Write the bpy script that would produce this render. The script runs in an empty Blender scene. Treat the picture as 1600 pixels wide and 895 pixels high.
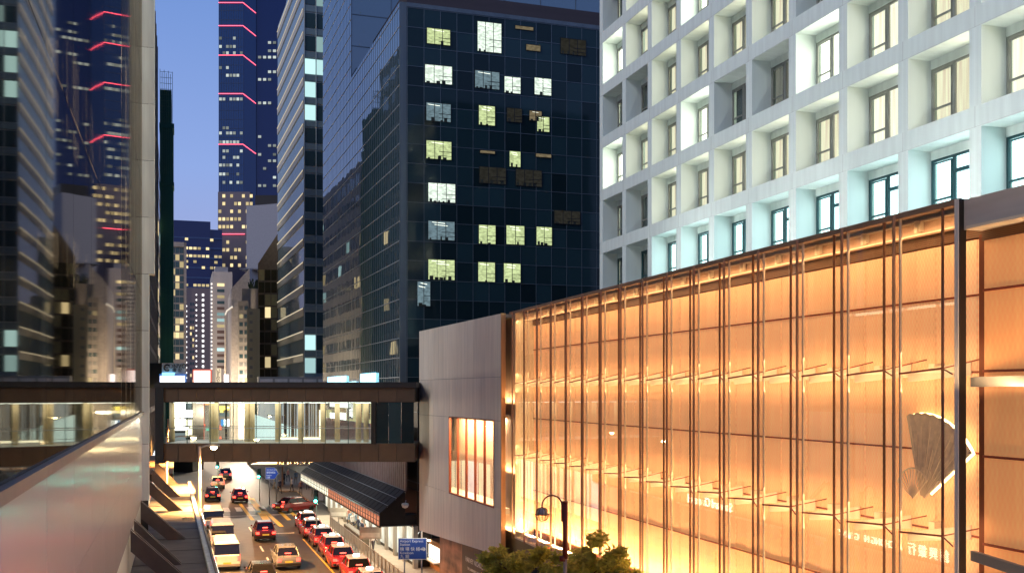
import bpy, math, random
from mathutils import Vector, Matrix
S = bpy.context.scene
COL = S.collection
R = math.radians
random.seed(7)

# ------------------------------------------------------------------ camera
F = 1650.0; HC = 12.0; HY = 612.0
cam_d = bpy.data.cameras.new('camera'); cam = bpy.data.objects.new('camera', cam_d); COL.objects.link(cam)
cam.location = (0, 0, HC); cam.rotation_euler = (R(90), 0, 0)
cam_d.sensor_width = 36; cam_d.lens = 36 * F / 1600
cam_d.shift_y = (HY - 447.5) / 1600
cam_d.clip_start = 0.1; cam_d.clip_end = 5000
S.camera = cam

# ------------------------------------------------------------------ world / sun / exposure
SUN_EL = R(36); SUN_AZ = R(-128)          # azimuth measured from +Y towards +X
w = bpy.data.worlds.new('World'); S.world = w; w.use_nodes = True
nt = w.node_tree; bg = nt.nodes['Background']
sky = nt.nodes.new('ShaderNodeTexSky'); sky.sky_type = 'NISHITA'; sky.sun_disc = False
sky.sun_elevation = R(8); sky.sun_rotation = SUN_AZ
geo = nt.nodes.new('ShaderNodeTexCoord'); sep = nt.nodes.new('ShaderNodeSeparateXYZ')
nt.links.new(geo.outputs['Generated'], sep.inputs[0])
ramp = nt.nodes.new('ShaderNodeValToRGB')
cr = ramp.color_ramp
cr.elements[0].position = 0.0; cr.elements[0].color = (4.2, 4.2, 6.4, 1)
cr.elements[1].position = 0.75; cr.elements[1].color = (0.55, 1.0, 3.4, 1)
for p, c in ((0.08, (3.8, 4.1, 7.1)), (0.2, (2.9, 4.2, 8.3)), (0.36, (1.7, 3.1, 7.2))):
    e = cr.elements.new(p); e.color = (*c, 1)
nt.links.new(sep.outputs['Z'], ramp.inputs[0])
mix = nt.nodes.new('ShaderNodeMixRGB'); mix.blend_type = 'MIX'; mix.inputs[0].default_value = 0.90
nt.links.new(sky.outputs[0], mix.inputs[1]); nt.links.new(ramp.outputs[0], mix.inputs[2])
nt.links.new(mix.outputs[0], bg.inputs[0]); bg.inputs[1].default_value = 0.102

sd = bpy.data.lights.new('sun', 'SUN'); sun = bpy.data.objects.new('sun', sd); COL.objects.link(sun)
sd.energy = 1.35; sd.angle = R(25); sd.color = (1.0, 0.97, 0.9)
v = Vector((math.sin(SUN_AZ) * math.cos(SUN_EL), math.cos(SUN_AZ) * math.cos(SUN_EL), math.sin(SUN_EL)))
sun.rotation_euler = v.to_track_quat('Z', 'Y').to_euler()
sun.location = (-40, -10, 80)
S.view_settings.view_transform = 'Standard'; S.view_settings.look = 'None'
S.view_settings.exposure = 0.0; S.view_settings.gamma = 1.0
S.cycles.max_bounces = 8; S.cycles.diffuse_bounces = 3; S.cycles.glossy_bounces = 4
S.cycles.transparent_max_bounces = 24; S.cycles.transmission_bounces = 4
S.cycles.use_denoising = True; S.cycles.sample_clamp_indirect = 6.0
S.cycles.caustics_reflective = False; S.cycles.caustics_refractive = False

# ------------------------------------------------------------------ helpers
def PX(px, Y): return (px - 800) / F * Y
def PZ(py, Y): return HC - (py - HY) / F * Y
def gp(px, py, z=0.0):
    Y = (HC - z) * F / (py - HY); return PX(px, Y), Y

class Fr:
    """facade frame: local x runs to the right in the view, local y away from the viewer"""
    def __init__(s, ox, oy, ux, uy):
        l = math.hypot(ux, uy); s.o = (ox, oy); s.u = (ux / l, uy / l); s.n = (-uy / l, ux / l)
        s.rot = math.atan2(uy, ux)
    def w(s, x, y): return (s.o[0] + s.u[0] * x + s.n[0] * y, s.o[1] + s.u[1] * x + s.n[1] * y)
    def loc(s, X, Y):
        dx, dy = X - s.o[0], Y - s.o[1]
        return (dx * s.u[0] + dy * s.u[1], dx * s.n[0] + dy * s.n[1])
    def hit(s, px, y=0.0):
        """local x and world depth where the view line of column px meets the line local y"""
        k = (px - 800) / F
        ox, oy = s.w(0, y)
        # (ox+u0 t) = k (oy + u1 t)
        t = (k * oy - ox) / (s.u[0] - k * s.u[1])
        return t, oy + s.u[1] * t
    def xz(s, px, py, y=0.0):
        t, Y = s.hit(px, y); return t, PZ(py, Y)

def empty(name, loc=(0, 0, 0), rot=0.0, label=None, cat=None, group=None, kind=None):
    o = bpy.data.objects.new(name, None); COL.objects.link(o); o.location = loc; o.rotation_euler = (0, 0, rot)
    o.empty_display_size = 0.3
    tag(o, label, cat, group, kind); return o
def tag(o, label=None, cat=None, group=None, kind=None):
    if label: o['label'] = label
    if cat: o['category'] = cat
    if group: o['group'] = group
    if kind: o['kind'] = kind
    return o
def fe(name, fr, label=None, cat=None, group=None, kind=None, x=0, y=0, z=0):
    X, Y = fr.w(x, y); return empty(name, (X, Y, z), fr.rot, label, cat, group, kind)

class MB:
    def __init__(s): s.v = []; s.f = []; s.m = []; s.smooth = False
    def add(s, vs, fs, m=0):
        b = len(s.v); s.v += [tuple(p) for p in vs]; s.f += [tuple(b + i for i in f) for f in fs]; s.m += [m] * len(fs); return s
    def box(s, x0, x1, y0, y1, z0, z1, m=0):
        if x0 > x1: x0, x1 = x1, x0
        if y0 > y1: y0, y1 = y1, y0
        if z0 > z1: z0, z1 = z1, z0
        return s.add([(x0,y0,z0),(x1,y0,z0),(x1,y1,z0),(x0,y1,z0),(x0,y0,z1),(x1,y0,z1),(x1,y1,z1),(x0,y1,z1)],
              [(0,3,2,1),(4,5,6,7),(0,1,5,4),(1,2,6,5),(2,3,7,6),(3,0,4,7)], m)
    def quad(s, a, b, c, d, m=0): return s.add([a, b, c, d], [(0, 1, 2, 3)], m)
    def hexa(s, p, m=0):   # 8 points like box order
        return s.add(p, [(0,3,2,1),(4,5,6,7),(0,1,5,4),(1,2,6,5),(2,3,7,6),(3,0,4,7)], m)
    def prism(s, poly, z0, z1, m=0):
        n = len(poly)
        return s.add([(x, y, z0) for x, y in poly] + [(x, y, z1) for x, y in poly],
              [tuple(reversed(range(n))), tuple(range(n, 2 * n))] + [(i, (i + 1) % n, n + (i + 1) % n, n + i) for i in range(n)], m)
    def prof(s, poly, x0, x1, m=0):   # (y,z) profile extruded along x
        n = len(poly)
        return s.add([(x0, y, z) for y, z in poly] + [(x1, y, z) for y, z in poly],
              [tuple(range(n)), tuple(reversed(range(n, 2 * n)))] + [(i, n + i, n + (i + 1) % n, (i + 1) % n) for i in range(n)], m)
    def tube(s, pts, r, n=8, m=0, caps=True):
        pts = [Vector(p) for p in pts]; rs = r if isinstance(r, (list, tuple)) else [r] * len(pts)
        b = len(s.v); t0 = None
        for i, p in enumerate(pts):
            t = (pts[min(i + 1, len(pts) - 1)] - pts[max(i - 1, 0)]).normalized()
            if t0 is None:
                a = Vector((0, 0, 1)) if abs(t.z) < .9 else Vector((1, 0, 0))
            else: a = ref
            e1 = (a - t * a.dot(t)).normalized(); e2 = t.cross(e1); ref = e1; t0 = t
            for k in range(n):
                g = 2 * math.pi * k / n
                s.v.append(tuple(p + (e1 * math.cos(g) + e2 * math.sin(g)) * rs[i]))
        for i in range(len(pts) - 1):
            for k in range(n):
                s.f.append((b + i*n + k, b + i*n + (k+1) % n, b + (i+1)*n + (k+1) % n, b + (i+1)*n + k)); s.m.append(m)
        if caps:
            s.f.append(tuple(b + k for k in reversed(range(n)))); s.m.append(m)
            e = b + (len(pts) - 1) * n
            s.f.append(tuple(e + k for k in range(n))); s.m.append(m)
        return s
    def lathe(s, prof, cx=0, cy=0, n=16, m=0):   # prof: list (r,z)
        b = len(s.v)
        for r, z in prof:
            for k in range(n):
                g = 2 * math.pi * k / n; s.v.append((cx + r * math.cos(g), cy + r * math.sin(g), z))
        for i in range(len(prof) - 1):
            for k in range(n):
                s.f.append((b + i*n + k, b + i*n + (k+1) % n, b + (i+1)*n + (k+1) % n, b + (i+1)*n + k)); s.m.append(m)
        return s
    def mesh(s, name, mats, smooth=False):
        me = bpy.data.meshes.new(name); me.from_pydata(s.v, [], s.f)
        for mt in (mats if isinstance(mats, (list, tuple)) else [mats]): me.materials.append(mt)
        me.polygons.foreach_set('material_index', s.m)
        if smooth: me.polygons.foreach_set('use_smooth', [True] * len(s.f))
        me.update(); return me
    def build(s, name, mats, parent=None, smooth=False, loc=None, **kw):
        return put(name, s.mesh(name, mats, smooth), parent, loc, **kw)
def put(name, me, parent=None, loc=None, rot=None, scale=None, **kw):
    o = bpy.data.objects.new(name, me); COL.objects.link(o)
    if parent: o.parent = parent
    if loc: o.location = loc
    if rot: o.rotation_euler = rot
    if scale: o.scale = scale
    if kw: tag(o, **kw)
    return o
def copy_tree(o, parent=None):
    c = o.copy(); COL.objects.link(c); c.parent = parent
    for ch in list(o.children): copy_tree(ch, c)
    return c
_unit = {}
def ubox(m):
    if m.name not in _unit:
        b = MB(); b.box(0, 1, 0, 1, 0, 1); _unit[m.name] = b.mesh('unit_' + m.name, m)
    return _unit[m.name]
def bx(name, m, parent, x0, x1, y0, y1, z0, z1, **kw):
    """a box piece that shares one unit mesh per material"""
    return put(name, ubox(m), parent, (x0, y0, z0), None, (x1 - x0, y1 - y0, z1 - z0), **kw)

# ------------------------------------------------------------------ materials
def nmat(name):
    m = bpy.data.materials.new(name); m.use_nodes = True; t = m.node_tree
    return m, t, t.nodes['Principled BSDF'], t.nodes['Material Output']
def noise_col(t, col, amt, scale, stretch=(1, 1, 1), obj=True, detail=4):
    tc = t.nodes.new('ShaderNodeTexCoord'); mp = t.nodes.new('ShaderNodeMapping'); mp.inputs['Scale'].default_value = stretch
    nz = t.nodes.new('ShaderNodeTexNoise'); nz.inputs['Scale'].default_value = scale; nz.inputs['Detail'].default_value = detail
    t.links.new(tc.outputs['Object'], mp.inputs[0]); t.links.new(mp.outputs[0], nz.inputs['Vector'])
    rp = t.nodes.new('ShaderNodeValToRGB')
    rp.color_ramp.elements[0].position = .3; rp.color_ramp.elements[1].position = .7
    rp.color_ramp.elements[0].color = (*[c * (1 - amt) for c in col], 1)
    rp.color_ramp.elements[1].color = (*[min(1, c * (1 + amt)) for c in col], 1)
    t.links.new(nz.outputs['Fac'], rp.inputs[0]); return rp.outputs[0], nz
def mat(name, col, rough=.6, metal=0., spec=.5, amt=.15, scale=2., stretch=(1, 1, 1), bump=0., ior=None, coat=0., rand=0.):
    m, t, p, o = nmat(name)
    c, nz = noise_col(t, col, amt, scale, stretch)
    if rand:
        oi = t.nodes.new('ShaderNodeObjectInfo'); mr = t.nodes.new('ShaderNodeMapRange')
        mr.inputs['To Min'].default_value = 1 - rand; mr.inputs['To Max'].default_value = 1 + rand
        t.links.new(oi.outputs['Random'], mr.inputs[0])
        mm = t.nodes.new('ShaderNodeVectorMath'); mm.operation = 'SCALE'
        t.links.new(c, mm.inputs[0]); t.links.new(mr.outputs[0], mm.inputs['Scale']); c = mm.outputs[0]
    t.links.new(c, p.inputs['Base Color'])
    p.inputs['Roughness'].default_value = rough; p.inputs['Metallic'].default_value = metal
    p.inputs['Specular IOR Level'].default_value = spec
    if ior: p.inputs['IOR'].default_value = ior
    if coat: p.inputs['Coat Weight'].default_value = coat
    if bump:
        b = t.nodes.new('ShaderNodeBump'); b.inputs['Strength'].default_value = bump; b.inputs['Distance'].default_value = .05
        t.links.new(nz.outputs['Fac'], b.inputs['Height']); t.links.new(b.outputs[0], p.inputs['Normal'])
    return m
def emi(name, col, st, amt=0., scale=1., stretch=(1, 1, 1), rand=0.):
    m, t, p, o = nmat(name); t.nodes.remove(p)
    e = t.nodes.new('ShaderNodeEmission'); e.inputs[1].default_value = st; e.inputs[0].default_value = (*col, 1)
    if amt:
        c, nz = noise_col(t, col, amt, scale, stretch); t.links.new(c, e.inputs[0])
    if rand:
        oi = t.nodes.new('ShaderNodeObjectInfo'); mr = t.nodes.new('ShaderNodeMapRange')
        mr.inputs['To Min'].default_value = st * (1 - rand); mr.inputs['To Max'].default_value = st * (1 + rand)
        t.links.new(oi.outputs['Random'], mr.inputs[0]); t.links.new(mr.outputs[0], e.inputs[1])
    t.links.new(e.outputs[0], o.inputs[0]); return m
def glass(name, f0=.06, transp=(.9, .95, .95), refl=(1, 1, 1), rough=0.0, gain=1.0, wob=0., wscale=.4, power=5., wstretch=None):
    m, t, p, o = nmat(name); t.nodes.remove(p)
    tr = t.nodes.new('ShaderNodeBsdfTransparent'); tr.inputs[0].default_value = (*transp, 1)
    gl = t.nodes.new('ShaderNodeBsdfAnisotropic'); gl.inputs['Color'].default_value = (*refl, 1); gl.inputs['Roughness'].default_value = rough
    g = t.nodes.new('ShaderNodeNewGeometry'); d = t.nodes.new('ShaderNodeVectorMath'); d.operation = 'DOT_PRODUCT'
    t.links.new(g.outputs['Normal'], d.inputs[0]); t.links.new(g.outputs['Incoming'], d.inputs[1])
    def M(op, a, b=None):
        n = t.nodes.new('ShaderNodeMath'); n.operation = op
        for i, q in enumerate((a, b)):
            if q is None: continue
            if isinstance(q, (int, float)): n.inputs[i].default_value = q
            else: t.links.new(q, n.inputs[i])
        return n.outputs[0]
    c = M('ABSOLUTE', d.outputs['Value']); k = M('POWER', M('SUBTRACT', 1., c), power)
    fac = M('MINIMUM', M('MULTIPLY', M('ADD', M('MULTIPLY', k, 1 - f0), f0), gain), 1.)
    mx = t.nodes.new('ShaderNodeMixShader'); t.links.new(fac, mx.inputs[0]); t.links.new(tr.outputs[0], mx.inputs[1]); t.links.new(gl.outputs[0], mx.inputs[2])
    if wob:
        tc = t.nodes.new('ShaderNodeTexCoord'); nz = t.nodes.new('ShaderNodeTexNoise'); nz.inputs['Scale'].default_value = wscale; nz.inputs['Detail'].default_value = 1
        t.links.new(tc.outputs['Object'], nz.inputs['Vector'])
        if wstretch:
            mp = t.nodes.new('ShaderNodeMapping'); mp.inputs['Scale'].default_value = wstretch; t.links.new(tc.outputs['Object'], mp.inputs[0]); t.links.new(mp.outputs[0], nz.inputs['Vector'])
        b = t.nodes.new('ShaderNodeBump'); b.inputs['Strength'].default_value = 1; b.inputs['Distance'].default_value = wob
        t.links.new(nz.outputs['Fac'], b.inputs['Height']); t.links.new(b.outputs[0], gl.inputs['Normal'])
    t.links.new(mx.outputs[0], o.inputs[0]); return m
def darkglass(name, col=(.008, .014, .02), rough=.03, ior=1.7, wob=.004, wscale=.5, rand=0.0, spec=.5, tint=None):
    m, t, p, o = nmat(name)
    p.inputs['Base Color'].default_value = (*col, 1); p.inputs['Roughness'].default_value = rough; p.inputs['IOR'].default_value = ior
    p.inputs['Specular IOR Level'].default_value = spec
    if tint: p.inputs['Specular Tint'].default_value = (*tint, 1)
    if rand:
        oi = t.nodes.new('ShaderNodeObjectInfo'); mr = t.nodes.new('ShaderNodeMapRange')
        mr.inputs['To Min'].default_value = 1 - rand; mr.inputs['To Max'].default_value = 1 + rand
        t.links.new(oi.outputs['Random'], mr.inputs[0])
        mm = t.nodes.new('ShaderNodeVectorMath'); mm.operation = 'SCALE'; mm.inputs[0].default_value = col
        t.links.new(mr.outputs[0], mm.inputs['Scale']); t.links.new(mm.outputs[0], p.inputs['Base Color'])
    if wob:
        tc = t.nodes.new('ShaderNodeTexCoord'); nz = t.nodes.new('ShaderNodeTexNoise'); nz.inputs['Scale'].default_value = wscale; nz.inputs['Detail'].default_value = 1
        t.links.new(tc.outputs['Object'], nz.inputs['Vector'])
        b = t.nodes.new('ShaderNodeBump'); b.inputs['Strength'].default_value = 1; b.inputs['Distance'].default_value = wob
        t.links.new(nz.outputs['Fac'], b.inputs['Height']); t.links.new(b.outputs[0], p.inputs['Normal'])
    return m

M = {}
M['asphalt'] = mat('asphalt', (.055, .05, .045), .55, amt=.25, scale=1.2, bump=.15)
M['paving'] = mat('paving', (.34, .31, .27), .6, amt=.12, scale=2.5, bump=.05)
M['kerb'] = mat('kerb', (.3, .28, .25), .7)
M['yellow_paint'] = mat('yellow_paint', (.75, .45, .06), .6, amt=.2, scale=6)
M['white_paint'] = mat('white_paint', (.75, .73, .68), .6, amt=.2, scale=6)
M['hotel_white'] = mat('hotel_white', (.67, .745, .71), .7, amt=.07, scale=1.4, stretch=(2.5, 1, .22), bump=.02)
M['joint_grey'] = mat('joint_grey', (.42, .43, .42), .8)
M['win_alu'] = mat('win_alu', (.28, .29, .26), .4, metal=.3)
M['win_teal'] = mat('win_teal', (.01, .06, .07), .35)
M['dark_metal'] = mat('dark_metal', (.03, .026, .022), .45, metal=.3)
M['brown_metal'] = mat('brown_metal', (.22, .11, .06), .4, metal=.3)
M['grey_metal'] = mat('grey_metal', (.30, .28, .25), .5, metal=.2, amt=.08)
M['steel'] = mat('steel', (.4, .4, .4), .35, metal=.8)
M['grey_panel'] = mat('grey_panel', (.80, .70, .58), .55, metal=.15, amt=.10, scale=1.1, stretch=(3, 1, .25), rand=.05, bump=.02)
M['screen'] = None
M['rail_red'] = mat('rail_red', (.28, .05, .02), .5)
M['cream_metal'] = mat('cream_metal', (.82, .70, .52), .5, amt=.05)
M['black'] = mat('black', (.006, .006, .006), .6)
M['rubber'] = mat('rubber', (.012, .012, .012), .8)

def screen_mat(name, col, rand=.05, pat=.25, glow=0.):
    """perforated copper-coloured metal mesh with a fine diamond weave"""
    m, t, p, o = nmat(name)
    tc = t.nodes.new('ShaderNodeTexCoord'); sp = t.nodes.new('ShaderNodeSeparateXYZ'); t.links.new(tc.outputs['Object'], sp.inputs[0])
    def MT(op, a, b=None):
        n = t.nodes.new('ShaderNodeMath'); n.operation = op
        for i, q in enumerate((a, b)):
            if q is None: continue
            if isinstance(q, (int, float)): n.inputs[i].default_value = q
            else: t.links.new(q, n.inputs[i])
        return n.outputs[0]
    a = MT('MULTIPLY', MT('ADD', sp.outputs['X'], MT('MULTIPLY', sp.outputs['Z'], .55)), 62.)
    b = MT('MULTIPLY', MT('SUBTRACT', sp.outputs['X'], MT('MULTIPLY', sp.outputs['Z'], .55)), 62.)
    wv = MT('MULTIPLY', MT('ADD', MT('SINE', a), MT('SINE', b)), .25)
    fac = MT('ADD', wv, .5)
    mr = t.nodes.new('ShaderNodeMapRange'); t.links.new(fac, mr.inputs[0]); mr.inputs['To Min'].default_value = 1 - pat; mr.inputs['To Max'].default_value = 1 + pat
    oi = t.nodes.new('ShaderNodeObjectInfo'); m2 = t.nodes.new('ShaderNodeMapRange')
    m2.inputs['To Min'].default_value = 1 - rand; m2.inputs['To Max'].default_value = 1 + rand
    t.links.new(oi.outputs['Random'], m2.inputs[0])
    nz = t.nodes.new('ShaderNodeTexNoise'); nz.inputs['Scale'].default_value = 2.5; nz.inputs['Detail'].default_value = 5
    mp = t.nodes.new('ShaderNodeMapping'); mp.inputs['Scale'].default_value = (5, 1, .3); t.links.new(tc.outputs['Object'], mp.inputs[0]); t.links.new(mp.outputs[0], nz.inputs['Vector'])
    m3 = t.nodes.new('ShaderNodeMapRange'); m3.inputs['To Min'].default_value = .82; m3.inputs['To Max'].default_value = 1.18; t.links.new(nz.outputs['Fac'], m3.inputs[0])
    k = MT('MULTIPLY', MT('MULTIPLY', mr.outputs[0], m2.outputs[0]), m3.outputs[0])
    vm = t.nodes.new('ShaderNodeVectorMath'); vm.operation = 'SCALE'; vm.inputs[0].default_value = col; t.links.new(k, vm.inputs['Scale'])
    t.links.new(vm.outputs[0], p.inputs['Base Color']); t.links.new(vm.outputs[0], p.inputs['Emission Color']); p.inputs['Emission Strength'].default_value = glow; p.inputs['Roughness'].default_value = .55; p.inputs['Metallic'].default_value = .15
    return m

def area(name, parent, loc, sx, sy, power, col, rot, spread=180):
    l = bpy.data.lights.new(name, 'AREA'); l.shape = 'RECTANGLE'; l.size = sx; l.size_y = sy; l.energy = power; l.color = col; l.spread = R(spread)
    ob = bpy.data.objects.new(name, l); COL.objects.link(ob); ob.parent = parent; ob.location = loc; ob.rotation_euler = rot; return ob

# ================================================================== GROUND AND STREET
g = MB(); g.quad((-700, -150, -.02), (700, -150, -.02), (700, 1500, -.02), (-700, 1500, -.02))
g.build('ground', M['asphalt'], kind='structure')
ST = Fr(-9.33, 70.0, .9512, .3084)        # local x = across to the right, local y = up the street, x 0 = right kerb
o = fe('road', ST, kind='structure')
MB().box(-12.5, 0, -60, 300, -.4, 0.0).build('carriageway', M['asphalt'], o)
def stripes(name, m, lst):
    b = MB()
    for (x0, y0, x1, y1, wd) in lst:
        dx, dy = x1 - x0, y1 - y0; l = math.hypot(dx, dy); ax, ay = -dy / l * wd / 2, dx / l * wd / 2
        b.quad((x0 - ax, y0 - ay, .004), (x1 - ax, y1 - ay, .004), (x1 + ax, y1 + ay, .004), (x0 + ax, y0 + ay, .004))
        b.f[-1] = tuple(reversed(b.f[-1]))
    return b.build(name, m, o)
def gl(px, py): return ST.loc(*gp(px, py))
def pl(*pts):
    r = []
    for (a, b, c, d, wd) in pts: p = gl(a, b); q = gl(c, d); r.append((*p, *q, wd))
    return r
stripes('yellow_lines', M['yellow_paint'], pl((374, 785, 395, 812, .35), (383, 770, 404, 797, .35), (394, 778, 420, 812, .35),
        (405, 800, 416, 814, .4), (411, 795, 440, 822, .4), (428, 790, 452, 812, .4), (446, 792, 462, 806, .4)) +
        [(-2.35, -30, -2.35, 18, .12), (-.25, -30, -.25, 40, .1), (-12.2, -30, -12.2, 120, .1)])
stripes('white_lines', M['white_paint'], [(-6.0, y, -6.0, y + 3, .14) for y in range(-30, 30, 6)] + [(-9.1, y, -9.1, y + 3, .14) for y in range(-30, 40, 6)]
        + [(-8.9, 36, -.4, 36, .3), (-5.8, 22, -2.6, 22, .3)] + [(-12 + i * 1.2, 40, -12 + i * 1.2, 44, .6) for i in range(10)])
# pavements with kerbs; the right one ends at the side street
p = fe('pavement', ST, kind='structure')
def pave(x0, x1, y0, y1):
    MB().box(x0, x1, y0, y1, -.3, .13).build('paved_surface', M['paving'], p)
pave(.16, 6.5, -60, 33); pave(-17, -12.66, -60, 300); pave(2, 30, 47, 60); pave(.16, 14, 60, 300)
k_ = MB(); k_.box(0, .155, -60, 33, -.3, .15).box(-12.65, -12.5, -60, 300, -.3, .15).box(0, .155, 60, 300, -.3, .15).box(1.85, 1.995, 47, 60, -.3, .15)
k_.build('kerb', M['kerb'], p)

# ================================================================== LEFT GLASS-WALLED BUILDING
LW = Fr(0 - 1.7, 0, -.3152, 1.0)
LW = Fr(-1.7, 0, -.3152, 1.0)             # near to far along local x; local y points into the building (left)
LS = math.hypot(.3152, 1)                  # world depth -> local x
glassL = glass('mirror_glass', f0=.30, transp=(.55, .52, .46), refl=(.68, .64, .58), wob=.003, wscale=.22, rough=.025, power=4., wstretch=(1, 1, .5))
glassC = glass('veiled_glass', f0=.26, transp=(.75, .70, .62), refl=(.66, .63, .58), wob=.002, wscale=.22, rough=.05, power=4., gain=.5, wstretch=(1, 1, .5))
M['white_glass'] = None
m, t, pp, oo = nmat('white_glass'); c, nz = noise_col(t, (.90, .85, .82), .03, .3)
t.links.new(c, pp.inputs['Base Color']); pp.inputs['Roughness'].default_value = .3; pp.inputs['Coat Weight'].default_value = .9; pp.inputs['Coat Roughness'].default_value = .16
M['white_glass'] = m
M['curtain'] = mat('curtain', (.72, .68, .6), .9, amt=.1)
M['stone'] = mat('stone', (.72, .77, .71), .6, amt=.22, scale=1.8, stretch=(3, 3, .3), bump=.05)
M['ledge'] = mat('ledge', (.13, .125, .115), .8, amt=.3, scale=.8, stretch=(1, 1, 1), bump=.12)
lb = fe('glass_office_building', LW, 'mirror glass office wall with white lower panels, running down the left side of the photo', 'building')
bx('core_wall', mat('office_dark', (.03, .03, .03), .8), lb, 6, 50.2, 9, 24, 0, 31)
bx('roof_slab', M['grey_metal'], lb, 6, 50.2, .1, 24, 31, 31.5)
Y1 = 48.4 * LS; zb = 11.04; step = 3.66
xs = []; x = Y1
while x > 6: xs.append(x); x -= step
xs = xs[::-1]
gp_me = MB().box(0.012, step - .012, 0, .03, 0, 1).mesh('glass_pane', glassL)
gc_me = MB().box(0.012, step - .012, 0, .03, 0, 1).mesh('glass_pane', glassC)
wp_me = MB().box(0.012, step - .012, 0, .04, 0, 1).mesh('white_panel', M['white_glass'])
for i in range(len(xs) - 1):
    for j, (z0, z1) in enumerate(((zb + .07, 16.4), (16.42, 21.4), (21.42, 26.2), (26.22, 31.))):
        put('glass_pane', gc_me if i >= len(xs) - 6 else gp_me, lb, (xs[i], .0, z0), None, (1, 1, z1 - z0))
    put('white_panel', wp_me, lb, (xs[i], -.01, 9.07), None, (1, 1, 1.88)); put('white_panel', wp_me, lb, (xs[i], -.01, 7.1), None, (1, 1, 1.96))
b = MB(); b.box(6, Y1, -.09, .06, zb - .08, zb + .06)
b.build('sill_rail', M['grey_metal'], lb)
b = MB()
for x in xs: b.box(x - .03, x + .03, .05, .16, zb, 31)
b.build('mullion', M['dark_metal'], lb)
# floor slabs, interior ceiling and sheer curtains behind the glass
b = MB()
for z in (zb, 16.4, 21.4, 26.2): b.box(6, Y1 - .2, .2, 9, z - .25, z + .0)
b.build('floor_slab', mat('slab_grey', (.12, .11, .1), .8), lb)
b = MB(); rng = random.Random(3)
for (a, z0) in ((28.5, zb + .05), (28.5, 16.45), (28.5, 21.45), (28.5, 26.25)):
    x = a
    while x < Y1 - .3:
        if rng.random() < .55 + .4 * (x > 40):
            wd = rng.uniform(.3, 1.2); n = int(wd / .12)
            for i in range(n):
                q0 = x + i * .12; q1 = q0 + .12; d0 = .5 + .05 * (i % 2); d1 = .5 + .05 * ((i + 1) % 2)
                b.quad((q0, d0, z0), (q1, d1, z0), (q1, d1, z0 + 4.6), (q0, d0, z0 + 4.6))
        x += rng.uniform(.5, 1.6)
b.build('sheer_curtain', M['curtain'], lb)
for z_ in (16.1, 21.1, 25.9, 30.7): area('curtain_fill', lb, (39, 1.6, z_), 20, 1.2, 620, (1, .92, .82), (0, 0, 0))  # unseen lamps added to brighten the sheer curtains
bx('rear_partition', M['black'], lb, 6, 50, 3.2, 3.3, 7, 31)
# wall body below the glass and the far stone pier
bx('wall_base', M['stone'], lb, 6, Y1 + .02, .06, 2, 0, 7.08)
pz = [7.0, 9.6, 12.2, 14.8, 17.4, 20.0, 22.6, 25.2, 27.8, 31.4]
for i in range(len(pz) - 1):
    bx('stone_block', M['stone'], lb, Y1 + .03, Y1 + .8, -.30 if pz[i] < 17 else -.54, 2.0, pz[i] + .02, pz[i + 1])
bx('pier_core', M['dark_metal'], lb, Y1 + .06, Y1 + .76, -.27, 1.9, 0, 31.3)
# projecting ledge with raking struts
LG = Fr(0, 0, -.327, 1.0)
eY0, eY1 = 26.0, 75.0
def ledge_x(Y): return -.327 * Y + 1.68
ZL = 5.5
b = MB()
p0 = [(ledge_x(Y), Y) for Y in (eY0, eY1)]; q0 = [(-.3152 * Y - 1.75, Y) for Y in (eY1, eY0)]
poly = [LW.loc(*c) for c in (p0 + q0)]
b.prism(poly, ZL - .5, ZL)
b.build('ledge', M['ledge'], lb)
b = MB()
for (d0, d1, z0, z1) in ((-.18, 0.02, ZL - .7, ZL + .16),):
    pa = [LW.loc(ledge_x(eY0) + d0, eY0), LW.loc(ledge_x(eY0) + d1, eY0), LW.loc(ledge_x(eY1) + d1, eY1), LW.loc(ledge_x(eY1) + d0, eY1)]
    b.prism(pa, z0, z1)
b.build('ledge_kerb', M['stone'], lb)
b = MB(); pa = [LW.loc(ledge_x(eY0) + .03, eY0), LW.loc(ledge_x(eY0) + .13, eY0), LW.loc(ledge_x(eY1) + .13, eY1), LW.loc(ledge_x(eY1) + .03, eY1)]
b.prism(pa, ZL - .55, ZL + .22); b.build('ledge_fascia', M['dark_metal'], lb)
b = MB()
for k in range(13):
    Y = 30 + k * 3.4
    xa, ya = LW.loc(ledge_x(Y) - .22, Y); xb, yb = LW.loc(-.3152 * Y - 1.8, Y)
    b.box(xa, xa + .03, ya, yb, ZL + .0, ZL + .012)
b.build('ledge_seam', M['dark_metal'], lb)
heads = [(207, 833), (213, 826), (220, 783), (228, 757), (236, 741), (240, 727)]
feet = [(290, 900), (284, 880), (290, 841), (286, 797), (281, 775), (279, 757)]
struts = [(34.0, 7.35), (37.9, 7.3), (45.5, 7.25), (53.3, 7.2), (60.8, 7.25), (69.0, 7.2)]
sts = []; M['strut_plate'] = mat('strut_plate', (.10, .075, .06), .5, metal=.2)
for i, ((fx, fy)) in enumerate(feet):
    Xf, Yf = gp(fx, fy, ZL)
    sts.append((Xf, Yf))
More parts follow.
